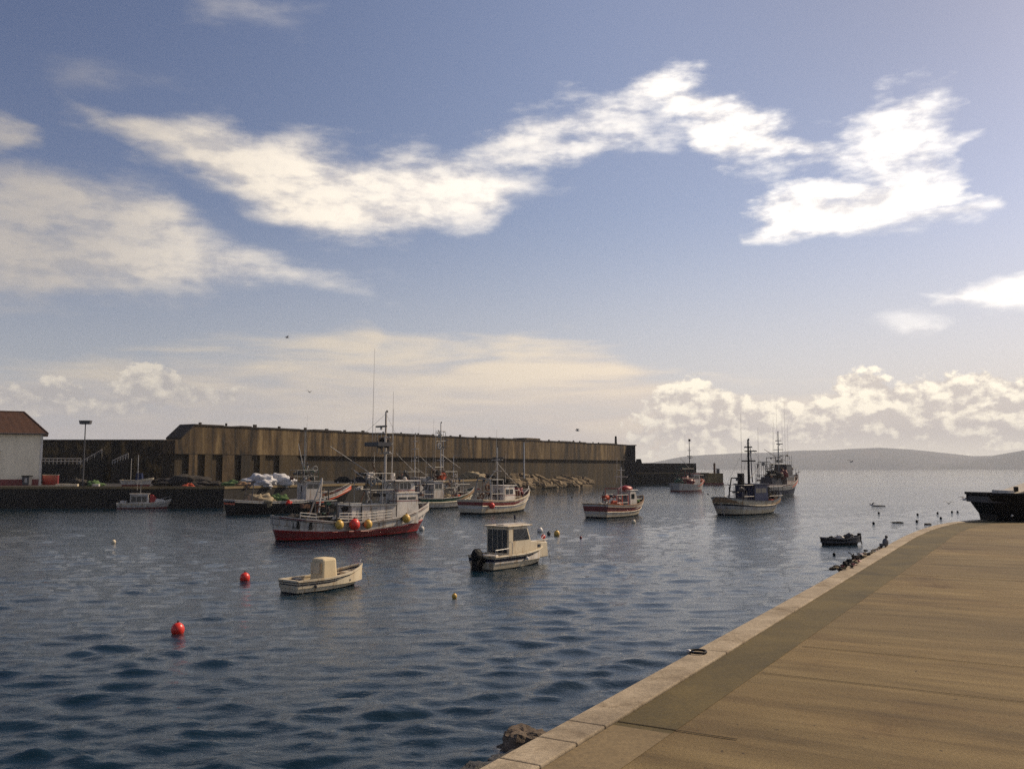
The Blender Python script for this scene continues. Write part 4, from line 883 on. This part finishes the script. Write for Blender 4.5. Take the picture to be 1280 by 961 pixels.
# ------------------------------------------------------------------ buoys and floats
def wbuoy(px, py, r, m, label, group=None, sink=.35):
    p = P(px, py, 0); o = fender((p.x, p.y, r * (1 - sink)), r, m, label, 'mooring_buoy', group)
    if r > .25: k = MB(); k.torus((0, 0, -r * .62), r * .80, r * .07, green, 'z', 20, 6); k.build('weed_ring', o)
    return o
wbuoy(306, 726, .30, buoyred, 'red mooring buoy left of the open white motorboat'); wbuoy(222, 792, .27, buoyred, 'orange red mooring buoy nearest the camera at lower left')
wbuoy(568, 747, .14, buoyyel, 'small ochre float in the water below the cabin motorboat'); wbuoy(142, 679, .2, cream, 'small pale green float on the dark water at left')
wbuoy(675, 665, .30, white, 'white float beside the bow of the cabin motorboat'); wbuoy(686, 668, .2, dgrey, 'dark float right of the white one by the cabin motorboat'); wbuoy(696, 669, .3, buoyyel, 'ochre float farthest right of the three near the cabin motorboat')
wbuoy(726, 673, .14, dred, 'tiny dark red float in open water right of the cabin motorboat')
for px, py in ((1098.5, 642), (1147, 644), (1172, 642), (1190, 640.5), (1197, 640.5), (1092, 655), (1146, 652.5), (1176, 648.5), (1042.7, 694), (912, 618), (885, 618), (715, 622), (683, 618)):
    wbuoy(px, py, .16 if py < 660 else .12, black, 'small dark float bobbing on the open water', 'dark floats on the open water', .3)
for px, py, w in ((1122, 653.5, 1.0), (1098, 632.5, 1.6), (1160, 655.5, .6)):
    p = P(px, py, 0); mb = MB(); mb.ball((0, 0, .05), .2, black, w * 4, 1, .6, 14, 8, .4, int(px)); o = mb.build('driftwood', loc=p)
    tag(o, {1122: 'low dark drifting log short of the quay end', 1098: 'long dark drifting log farthest out beyond the dinghy', 1160: 'short dark drifting log closest to the quay corner'}[px], 'driftwood')
# ------------------------------------------------------------------ left wharf, breakwater wall and mole
WZ = 3.55; WY = 155.0
wharfm = concrete('wharf_wall', [(.3, (.006, .005, .004)), (.55, (.014, .011, .008)), (.75, (.035, .025, .014))], vscale=(1, 1, .4), scale=.35, scale2=2)
ochre = concrete('sunlit_ochre_stone', [(.3, (.06, .042, .02)), (.52, (.20, .14, .055)), (.7, (.30, .22, .10))], vscale=(1, 1, .4), scale=.4, scale2=2, bump=.6, bd=.1)
wl_ = PD(0, 609, WY)
W1, W2, W3 = Vector((-49.5, WY)), Vector((-24, 200)), Vector((-7, 268))
WA, WB = Vector((-72, 200)), Vector((52, 380))      # face of the big wall
wd = (WB - WA).normalized(); wn = Vector((wd.y, -wd.x))
poly('wharf', [(-200, WY), W1[:], W2[:], W3[:], (-6, 302), (WA + wd * 128)[:], (-90, 240), (-200, 230)], -3, WZ, wharfm)
mb = MB(); pts = [(-200, WY), W1[:], W2[:], W3[:], (-6.05, 296)]
for a, b in zip(pts, pts[1:]):
    a, b = Vector(a), Vector(b); d = (b - a).normalized(); n_ = Vector((d.y, -d.x))
    vs = [(*(a + n_ * .12), WZ - .3), (*(b + n_ * .12), WZ - .3), (*(b - n_ * .5), WZ - .3), (*(a - n_ * .5), WZ - .3), (*(a + n_ * .12), WZ + .12), (*(b + n_ * .12), WZ + .12), (*(b - n_ * .5), WZ + .12), (*(a - n_ * .5), WZ + .12)]
    mb.add(vs, [(3, 2, 1, 0), (4, 5, 6, 7), (0, 1, 5, 4), (1, 2, 6, 5), (2, 3, 7, 6), (3, 0, 4, 7)], patchm)
o = mb.build('wharf_edge'); tag(o, kind='structure')
streak = None
def streakmat(name, stops, joint=True):
    m, nt, b = newmat(name); tc = N(nt, 'ShaderNodeTexCoord').outputs['Object']
    n = noise_tex(nt, mapping(nt, tc, (.42, .42, .045)), 1.0, 6, .62, .5); n2 = noise_tex(nt, mapping(nt, tc, (1, 1, .6)), 1.2, 8, .7)
    a = N(nt, 'ShaderNodeMath', operation='MULTIPLY_ADD'); nt.links.new(n2, a.inputs[0]); a.inputs[1].default_value = .25; nt.links.new(n, a.inputs[2])
    n3 = noise_tex(nt, mapping(nt, tc, (.06, .06, .02)), 1.0, 4, .6); a3 = N(nt, 'ShaderNodeMath', operation='MULTIPLY_ADD'); nt.links.new(n3, a3.inputs[0]); a3.inputs[1].default_value = .35; a2 = N(nt, 'ShaderNodeMath', operation='SUBTRACT'); nt.links.new(a.outputs[0], a2.inputs[0]); a2.inputs[1].default_value = .175; nt.links.new(a2.outputs[0], a3.inputs[2]); a = a3
    c = ramp(nt, a.outputs[0], stops)
    br = N(nt, 'ShaderNodeTexBrick'); nt.links.new(mapping(nt, tc, (1, 1, 1), (R(90), 0, 0)), br.inputs[0]); br.inputs['Scale'].default_value = .16
    br.inputs['Mortar Size'].default_value = .012; br.offset = 0; br.inputs['Brick Width'].default_value = 1.0; br.inputs['Row Height'].default_value = 1.6
    br.inputs['Color1'].default_value = (1, 1, 1, 1); br.inputs['Color2'].default_value = (.72, .72, .72, 1); br.inputs['Mortar'].default_value = (.3, .28, .25, 1)
    mx = N(nt, 'ShaderNodeMix', data_type='RGBA', blend_type='MULTIPLY'); mx.inputs[0].default_value = 1
    nt.links.new(c, mx.inputs[6]); nt.links.new(br.outputs[0], mx.inputs[7]); nt.links.new(mx.outputs[2], b.inputs['Base Color']); b.inputs['Roughness'].default_value = .9
    bp = N(nt, 'ShaderNodeBump'); bp.inputs['Strength'].default_value = .5; bp.inputs['Distance'].default_value = .15; nt.links.new(n2, bp.inputs['Height']); nt.links.new(bp.outputs[0], b.inputs['Normal'])
    return m
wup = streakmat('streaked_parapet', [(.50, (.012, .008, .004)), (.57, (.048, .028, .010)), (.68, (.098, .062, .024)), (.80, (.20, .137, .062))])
wlo = streakmat('brown_shaded_lower_wall', [(.46, (.010, .007, .003)), (.6, (.026, .016, .005)), (.8, (.066, .041, .012))])  # brown stone, darkened further to stand for shadow along the wall base
darkm = concrete('dark_parapet', [(.3, (.010, .007, .005)), (.6, (.022, .015, .011))], scale=.5)
LW = (WB - WA).length; wang = math.atan2(wd.y, wd.x)
TZ, LZ = 16.3, 9.9
def breakwater():
    root = empty('breakwater_wall', (WA.x, WA.y, 0), wang); tag(root, 'long high streaked concrete breakwater wall with a projecting upper parapet and dark coping', 'wall')
    # local x along, y inward (away from the harbour); face at y=0
    mb = MB(); prof = [(-3.5, LZ), (LW * .965, LZ), (LW * .965, TZ), (1.5, TZ), (-2.0, 13.2), (-3.5, 13.0)]
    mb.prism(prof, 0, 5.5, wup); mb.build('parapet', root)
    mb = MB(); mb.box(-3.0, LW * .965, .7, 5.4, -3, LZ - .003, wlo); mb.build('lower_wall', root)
    mb = MB(); rr = random.Random(3); x = 1.4
    while x < LW * .965:
        w = min(rr.uniform(3, 6), LW * .965 - x); mb.box(x, x + w - .04, -.18, 5.7, TZ, TZ + .34 + rr.uniform(-.12, .16), darkm); x += w
    mb.build('coping', root)
    for i in range(26):     # small stubs along the coping
        x = 4 + i * 7.4 + rr.uniform(-2, 2)
        if x > LW * .9: break
        k = MB(); k.box(x, x + rr.uniform(.3, .9), .2, .6, TZ + .3, TZ + .45 + rr.uniform(.1, .5), darkm); k.build('coping_stub', root)
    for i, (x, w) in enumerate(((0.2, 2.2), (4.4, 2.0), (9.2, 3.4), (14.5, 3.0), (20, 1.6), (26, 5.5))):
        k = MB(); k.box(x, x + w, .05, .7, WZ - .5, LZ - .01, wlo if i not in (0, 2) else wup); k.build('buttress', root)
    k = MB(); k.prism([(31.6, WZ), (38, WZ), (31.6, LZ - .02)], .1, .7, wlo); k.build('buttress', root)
    k = MB(); k.box(LW * .62, LW * .62 + 9, -.05, 5.6, TZ + .3, TZ + 1.0, wup); k.build('raised_coping', root)
    # oblique dark band: shade of the sloping end put into the colour
    k = MB(); k.prism([(-2.02, 13.25), (1.48, TZ + .05), (1.48, TZ + .4), (-2.02, 13.6)], -.1, 5.6, darkm); k.build('shaded_slope_band', root)
    return root
breakwater()
def wallhead():
    a = PD(757, 560, 375); b = PD(794, 560, 375); root = empty('wall_head', (a.x, 375, 0)); w = b.x - a.x
    tag(root, 'dark square head block at the far right end of the long breakwater wall', 'wall')
    mb = MB(); mb.box(0, w, -.5, 9, -3, PD(794, 557, 375).z, darkm); mb.build('block', root)  # near-black colour carries the shade on its camera-facing side
    mb = MB(); mb.box(-.2, w + .5, -.8, 9, PD(794, 557, 375).z, PD(794, 556, 375).z, darkm); mb.build('coping', root)
    t = PD(770, 545, 375); mb = MB(); mb.tube((t.x - a.x, 1, PD(770, 557, 375).z), (t.x - a.x, 1, t.z), .55, darkm, .4, 10); mb.build('beacon_post', root)
    mb = MB(); mb.box(w + .3, w + 3, 0, 4, 8, 10.6, darkm, top=.6); mb.build('rubble_block', root)
wallhead()
def mole():
    y = 385.0; a = PD(722, 590, y).x; b = PD(904, 590, y).x
    root = empty('mole', (a, y, 0)); tag(root, 'low dark mole with a pale edge line and ochre end closing the harbour', 'mole'); w = b - a
    mb = MB(); mb.box(0, w - 8, 0, 22, -3, 4.45, wharfm); mb.build('base', root)  # dark colour stands for shade on the front face
    mb = MB(); mb.box(w - 7.99, w, .3, 22, -3, 4.6, ochre); mb.build('end_block', root)  # ochre colour stands for sunlight on the end, against the shaded front
    mb = MB(); mb.box(w - 8.2, w + .3, 0, 22, -.8, .5, dred); mb.build('weed_line', root)
    mb = MB(); mb.box(-14, w - 6, -.15, 1.0, 4.45, 4.85, patchm); mb.build('edge_beam', root)
    mb = MB(); mb.box(0, PD(873, 585, y).x - a, 4.5, 8.5, 4.4, 8.9, darkm); mb.build('parapet', root)  # shade of the camera-facing front put into the colour
    mb = MB(); x = PD(895, 585, y).x - a; mb.tube((x, 3, 4.6), (x, 3, 9), .5, rust, .4, 10); mb.build('beacon_post', root)
    mb = MB(); x = PD(899, 585, y).x - a; mb.box(x - .6, x + .6, 2, 3.2, 4.6, 6.6, dgrey); mb.build('light_box', root)
mole()
# rock slabs along the wall foot
rr = random.Random(12)
rocksm = concrete('rubble_rock', [(.3, (.06, .042, .022)), (.5, (.20, .145, .08)), (.72, (.36, .27, .155))], scale=.5, scale2=2.0, bump=.9, bd=.3)
for i in range(64):
    t = i / 63; px = 640 + 94 * t + rr.uniform(-3, 3); k_ = (px - 640) / F; wy = 304.5 / (1 - 1.4516 * k_); u_ = rr.random(); fy = 283 + 44 * t; yy = fy + (wy - 1.5 - fy) * u_
    x = k_ * yy; h = .3 + 4.6 * u_ * (1 - .35 * t)
    mb = MB(); L_, w_, th = rr.uniform(2.5, 6), rr.uniform(1.4, 2.6), rr.uniform(.8, 1.6)
    Mx = Matrix.Rotation(rr.uniform(-.6, .6), 4, 'Z') @ Matrix.Rotation(rr.uniform(-.1, .65), 4, 'Y') @ Matrix.Rotation(rr.uniform(-.4, .4), 4, 'X')
    mb.box(-L_ / 2, L_ / 2, -w_ / 2, w_ / 2, -th / 2, th / 2, rocksm, top=.8, M=Mx)
    o = mb.build('rock_slab', loc=(x, yy, h - .2), bevel=.25); tag(o, 'big tilted slab of brown rock in the rubble at the foot of the breakwater', 'rock', 'rock slabs at the wall foot')
# low left wall with stairs and railings
def leftwall():
    y = 203.0; x0 = -175; x1 = PD(190, 550, y).x; root = empty('harbour_wall', (x0, y, 0)); w = x1 - x0; top = PD(100, 551, y).z
    tag(root, 'lower dark wall behind the left wharf with stairs leading up to the breakwater', 'wall')
    mb = MB(); mb.box(0, w + 6, 0, 6, WZ - 1, top, concrete('dark_streak', [(.36, (.005, .004, .003)), (.5, (.028, .018, .007)), (.62, (.13, .085, .03)), (.75, (.17, .115, .045))], vscale=(1, 1, .5), scale=.45)); mb.build('wall_face', root)
    mb = MB(); mb.box(0, w + 5, -.3, 6.1, top, top + .3, darkm); mb.build('coping', root)
    def st(pa, pb, n, dep=3):
        a = PD(*pa, y - dep); b = PD(*pb, y - dep); mb = MB(); pr = [(a.x - x0, WZ)]
        for i in range(n):
            xa = a.x + (b.x - a.x) * i / n; xb = a.x + (b.x - a.x) * (i + 1) / n; z = a.z + (b.z - a.z) * (i + 1) / n; pr += [(xa - x0, z), (xb - x0, z)]
        pr.append((b.x - x0, WZ)); mb.prism(pr, -dep, -.02, wharfm); s = mb.build('staircase', root)
        r = MB(); ra = Vector((a.x - x0, -dep + .1, a.z + 1.1)); rb = Vector((b.x - x0, -dep + .1, b.z + 1.1)); r.tube(ra, rb, .11, offwhite); r.tube(ra - Vector((0, 0, .5)), rb - Vector((0, 0, .5)), .04, steel)
        for i in range(7): q_ = ra.lerp(rb, i / 6); r.tube(q_ - Vector((0, 0, 1.1)), q_, .05, steel)
        r.build('handrail', s)
    st((72, 600), (127, 568), 20); st((140, 582), (160, 573), 8)
    a = PD(52, 580, y - 3); b = PD(106, 580, y - 3); mb = MB(); mb.box(a.x - x0 - 6, b.x - x0, -5, -3.02, WZ, a.z, wharfm); l_ = mb.build('landing', root)
    mb = MB()
    for z in (a.z + .6, a.z + 1.2): mb.tube((a.x - x0 - 6, -4.9, z), (b.x - x0, -4.9, z), .09, offwhite)
    for i in range(12): x = a.x - x0 + (b.x - a.x) * i / 11; mb.tube((x, -4.9, a.z), (x, -4.9, a.z + 1.2), .05, steel)
    mb.build('railing', l_)
leftwall()
def house():
    y = 172.0; xr = PD(51, 600, y).x; xl = xr - 30; ez = PD(30, 542, y).z; rz_ = PD(30, 516, y + 6).z; dp = 11.0
    root = empty('house', (xr, y, WZ), R(27.5)); tag(root, 'white walled harbour house with a dark red tiled hip roof at the left edge', 'house')
    hm = paint('house_render', (.80, .71, .54), .85, .2, scale=.5)
    mb = MB(); mb.box(xl - xr, 0, 0, dp, 0, ez - WZ, hm); w = mb.build('wall', root)
    mb = MB(); mb.box(xl - xr - .03, .03, -.03, dp + .03, 0, 1.15, dred); mb.build('red_base_band', w)
    mb = MB(); mb.box(-.35, .06, -.06, .35, 0, ez - WZ - .05, white); mb.build('sunlit_corner_strip', w)  # added white strip, painted for the bright sunlit edge of the side wall
    rm = newmat('roof_tiles'); m, nt, b = rm; tc = N(nt, 'ShaderNodeTexCoord').outputs['Object']
    wv = N(nt, 'ShaderNodeTexWave'); wv.inputs['Scale'].default_value = 1.6; nt.links.new(tc, wv.inputs[0]); n = noise_tex(nt, tc, 1.0, 6, .7)
    nt.links.new(ramp(nt, n, [(.3, (.045, .016, .007)), (.7, (.085, .032, .013))]), b.inputs['Base Color']); b.inputs['Roughness'].default_value = .9
    bp = N(nt, 'ShaderNodeBump'); bp.inputs['Distance'].default_value = .1; nt.links.new(wv.outputs[0], bp.inputs['Height']); nt.links.new(bp.outputs[0], b.inputs['Normal'])
    o_ = .8; e = ez - WZ; r_z = rz_ - WZ; mb = MB(); X0, X1 = xl - xr - o_, o_ + .1
    vs = [(X0, -o_, e), (X1, -o_, e), (X1, dp + o_, e), (X0, dp + o_, e), (X0 + 4.6, dp / 2, r_z), (X1 - 4.4, dp / 2, r_z), (X0, -o_, e - .2), (X1, -o_, e - .2), (X1, dp + o_, e - .2), (X0, dp + o_, e - .2)]
    mb.add(vs, [(0, 1, 5, 4), (1, 2, 5), (2, 3, 4, 5), (3, 0, 4), (6, 7, 1, 0), (7, 8, 2, 1), (8, 9, 3, 2), (9, 6, 0, 3), (9, 8, 7, 6)], m); r = mb.build('roof', root)
    mb = MB(); mb.path([(X1, -o_, e), (X1 - 4.4, dp / 2, r_z + .03), (X0 + 4.6, dp / 2, r_z + .03)], .14, m); mb.build('ridge_tiles', r)
    mb = MB(); mb.tube((X0, -o_ - .1, e - .08), (X1, -o_ - .1, e - .08), .1, dgrey); mb.build('gutter', r)
    for i in range(4):
        x = PD(3, 570, y).x - xr - i * 6.5; za = PD(3, 580, y).z - WZ; zb = PD(3, 566, y).z - WZ
        mb = MB(); mb.box(x - .75, x + .45, -.02, .02, za, zb, glass); wi = mb.build('window', root)
        mb = MB(); mb.box(x - .85, x - .75, -.06, .03, za - .1, zb + .1, wood); mb.box(x + .45, x + .55, -.06, .03, za - .1, zb + .1, wood); mb.box(x - .2, x - .1, -.05, .03, za, zb, wood); mb.box(x - .85, x + .55, -.06, .03, zb, zb + .12, wood); mb.build('frame', wi)
        mb = MB(); mb.box(x - 1, x + .7, -.3, .0, zb + .3, zb + .42, white); mb.build('lintel', wi)
    # bin and red wall
    x = PD(43, 600, y).x; mb = MB(); mb.box(-.6, .6, -.5, .5, 0.1, 1.7, dgrey, top=1.12); bn = mb.build('bin_body', None); 
    br = empty('waste_bin', (x, y - 2.6, WZ)); tag(br, 'dark waste bin against the right corner of the harbour house', 'bin'); bn.parent = br
    mb = MB(); mb.box(-.75, .75, -.65, .65, 1.7, 1.88, black); mb.build('lid', br); mb = MB(); mb.box(-.25, .3, -.6, -.53, .5, 1.4, offwhite); mb.build('sticker', br)
    a = PD(53, 600, y + 4).x; b = PD(72, 600, y + 4).x; mb = MB(); mb.box(0, b - a, 0, .5, 0, 1.9, dred); mb.box(-.05, b - a + .05, -.06, .56, 1.9, 2.0, grey); o = mb.build('garden_wall', loc=(a, y + 4, WZ)); tag(o, 'low dark red wall just right of the harbour house', 'wall')
house()
def lamp_post(px, ytop, Y, label, head=True, r=.14):
    b = PD(px, ytop, Y); root = empty('street_lamp', (b.x, Y, WZ)); tag(root, label, 'street lamp'); h = b.z - WZ
    mb = MB(); mb.tube((0, 0, 0), (0, 0, h), r, dgrey if head else steel, r * .6, 10); mb.build('pole', root)
    if head:
        mb = MB(); mb.tube((-.7, 0, h), (.7, 0, h), .08, dgrey); mb.tube((0, -.5, h), (0, .5, h), .06, dgrey); c = mb.build('crossarm', root)
        for x in (-.6, 0, .6): mb = MB(); mb.box(x - .28, x + .28, -.35, .35, h - .45, h + .2, dgrey, top=1.35); mb.build('floodlight', c)
    else:
        mb = MB(); mb.tube((0, 0, h), (.9, -.4, h + .15), .06, steel); mb.box(.7, 1.5, -.65, -.25, h + .08, h + .25, grey); mb.build('lamp_head', root)
    return root
lamp_post(107, 527, 158, 'tall floodlight mast with a cluster of lamps standing right of the harbour house')
lamp_post(554, 551, 232, 'pale lamp post on the wharf behind the white boats, left of the shorter one', False, .16)
lamp_post(567, 570, 250, 'shorter pale post on the wharf right of the taller lamp post', False, .14)
lamp_post(655, 553, 290, 'tall pale lamp post beside the rock slabs in front of the long wall', False, .28)
# clutter on the wharf
for px, py, Y, r, sx, sz, m, lab, sd in (
    (325, 600, 165, 2.0, 1.25, .72, tarp, 'left big heap of pale nets under white sheeting on the wharf', 1), (344, 600, 168, 1.9, 1.3, .78, tarp, 'right big heap of pale nets under white sheeting on the wharf', 2),
    (355, 602, 172, 1.5, 1.4, .8, tarp, 'small white covered heap right of the two big ones on the wharf', 3), (228, 602, 163, 2.2, 2.2, .6, netd, 'wide dark heap of nets on the wharf under the wall end', 4), (258, 603, 163, 1.6, 1.8, .55, netd, 'lower dark heap of nets left of the white covered heaps', 6),
    (292, 604, 162, 1.0, 1.6, .7, netg, 'olive green net heap left of the white covered heaps', 8), (305, 604, 160, .9, 1.5, .6, wood, 'brown heap in front of the left white covered heap', 9),
    (99, 602, 159, 1.1, 1.3, .9, netd, 'dark heap of gear at the foot of the floodlight mast', 10), (118, 604, 159, .9, 1.4, .8, netg, 'green net heap right of the floodlight mast', 11), (236, 606, 158, .5, 1.8, .8, orange, 'small orange heap on the wharf edge below the wall end', 12),
    (592, 601, 272, 2.0, 1.6, .7, rope, 'tan heap of nets on the wharf behind the white red striped boat', 13), (508, 602, 207, 1.5, 1.5, .8, netd, 'dark heap of nets on the wharf behind the green boat', 14), (606, 600, 288, 1.8, 1.6, .7, netd, 'dark heap of nets near the far end of the wharf', 15)):
    b = PD(px, py, Y); heap('net_heap', (b.x, Y, WZ + r * sz * .35), r, sx, 1, sz, m, lab, 'fishing net', sd)
# boat ashore and pale trough on the wharf
SB = empty('stored_boat', (PD(172, 600, 160).x, 160, WZ + .35), R(5)); tag(SB, 'pale small boat stored ashore on the left wharf above the moored white one', 'boat')
hs = Hull(5.6, 2, [(0, .8), (.5, .75), (1, 1.2)], [(-.3, dred), (0, offwhite), (1, cream)], ft=.85, rb=.6, bul=.3, capm=cream, deckm=cream); hs.build(SB)
mb = MB(); mb.box(-.3, .9, -.5, .5, .5, 2.0, blue, top=.8); mb.build('console', SB, bevel=.05); mb = MB(); mb.tube((0, 0, 2), (0, 0, 5.2), .05, steel); mb.tube((-1.2, 0, .6), (-1.2, 0, 4.6), .05, offwhite); mb.build('pole', SB)
for px, m, lab in ((84, cream, 'long pale concrete block on the wharf edge between house and lamp'), (120, offwhite, 'short white block on the wharf edge right of the floodlight mast')):
    b = PD(px, 606, 156); w = 1.9 if px == 84 else .6; mb = MB(); mb.box(-w, w, -.3, .3, 0, .4, m); o = mb.build('concrete_block', loc=(b.x, 156, WZ + .12), bevel=.04); tag(o, lab, 'block')
# parked cars
def car(px, Y, m, label, rz):
    b = PD(px, 600, Y); root = empty('parked_car', (b.x, Y, WZ), rz); tag(root, label, 'car', 'cars parked on the wharf')
    mb = MB(); mb.prism([(-2.1, .3), (2.1, .3), (2.15, .7), (1.2, .88), (-2.0, .95), (-2.15, .6)], -.86, .86, m); mb.build('body', root, bevel=.06)
    mb = MB(); mb.prism([(-1.7, .92), (1.15, .88), (.5, 1.42), (-1.2, 1.46)], -.74, .74, glass); mb.build('window_band', root, bevel=.03)
    mb = MB(); mb.box(-1.15, .45, -.72, .72, 1.44, 1.5, m); mb.build('roof', root, bevel=.03)
    for x in (-1.35, 1.35):
        for y in (-.82, .82):
            mb = MB(); mb.tube((x, y - .1, .33), (x, y + .1, .33), .33, rubber, n=16); w = mb.build('wheel', root); mb = MB(); mb.tube((x, y - .115, .33), (x, y + .115, .33), .18, steel, n=12); mb.build('rim', w)
    for y in (-.6, .6): mb = MB(); mb.box(2.08, 2.17, y - .18, y + .18, .6, .75, white); mb.build('headlight', root)
car(431, 186, black, 'black car parked leftmost on the wharf behind the black boat', R(10)); car(453, 189, navy, 'dark blue car parked between two other cars on the wharf', R(14)); car(475, 194, black, 'black car parked rightmost behind the mast of the red boat', R(8))
# gulls
def gull(loc, s, label, rz=0, bank=0, group=None):
    o = empty('seagull', loc, rz); tag(o, label, 'seagull', group)
    mb = MB(); mb.ball((0, 0, 0), .11 * s, feather, 2.1, .9, .9, 12, 8); mb.ball((.26 * s, 0, .05 * s), .055 * s, feather, 1.1, 1, 1, 8, 6); mb.tube((.3 * s, 0, .04 * s), (.38 * s, 0, .02 * s), .014 * s, buoyyel, .004); mb.box(-.38 * s, -.18 * s, -.05 * s, .05 * s, -.01 * s, .02 * s, fgrey); mb.build('body', o, smooth=True)
    for sd in (-1, 1):
        k = MB(); a = .25 + bank * sd; z1 = .28 * s * (a + .5); z2 = z1 * .7
        vs = [(.1 * s, sd * .06 * s, .03 * s), (-.1 * s, sd * .06 * s, .03 * s), (.12 * s, sd * .34 * s, z1), (-.06 * s, sd * .34 * s, z1), (-.08 * s, sd * .72 * s, z2)]
        vs += [(x, y, z + .018 * s) for x, y, z in vs]
        k.add(vs, [(0, 1, 3, 2), (2, 3, 4), (5, 7, 8, 6), (7, 9, 8), (0, 2, 7, 5), (2, 4, 9, 7), (4, 3, 8, 9), (3, 1, 6, 8), (1, 0, 5, 6)], fgrey); k.build('wing', o)
gull(PD(722, 538, 150), 1.3, 'dark gull flying above the right part of the long wall', R(160)); gull(PD(359, 422, 130), 1.0, 'gull flying highest, over the low cloud bank at left', R(30)); gull(PD(387, 490, 140), 1.0, 'gull flying between the cloud bank and the long wall', R(70), .3)
gull(PD(1064, 577, 120), 1.0, 'gull gliding in front of the far hills', R(20), .2); gull(PD(1206, 624, 90), 1.2, 'gull skimming the water left of the black boat on the quay', R(10)); gull(PD(1090, 631, 100), 1.0, 'gull skimming the water beyond the dinghy', R(190), .2)
gull(PD(1186, 629, 88), .8, 'small gull low over the water above the dark floats', R(40))
p = P(1108, 685, QZ); mb = MB(); mb.ball((0, 0, .13), .09, fgrey, .9, .9, 1.3, 12, 8); mb.ball((.03, 0, .28), .045, dgrey, 1, 1, 1, 8, 6); mb.tube((0, -.02, 0), (0, -.02, .06), .008, rust); mb.tube((0, .03, 0), (0, .03, .06), .008, rust); mb.box(-.16, -.06, -.03, .03, .03, .1, fgrey)
o = mb.build('pigeon', loc=(p.x - .02, p.y, QZ + .03), smooth=True); tag(o, 'dark bird perched on the kerb at the end of the net scraps', 'bird')
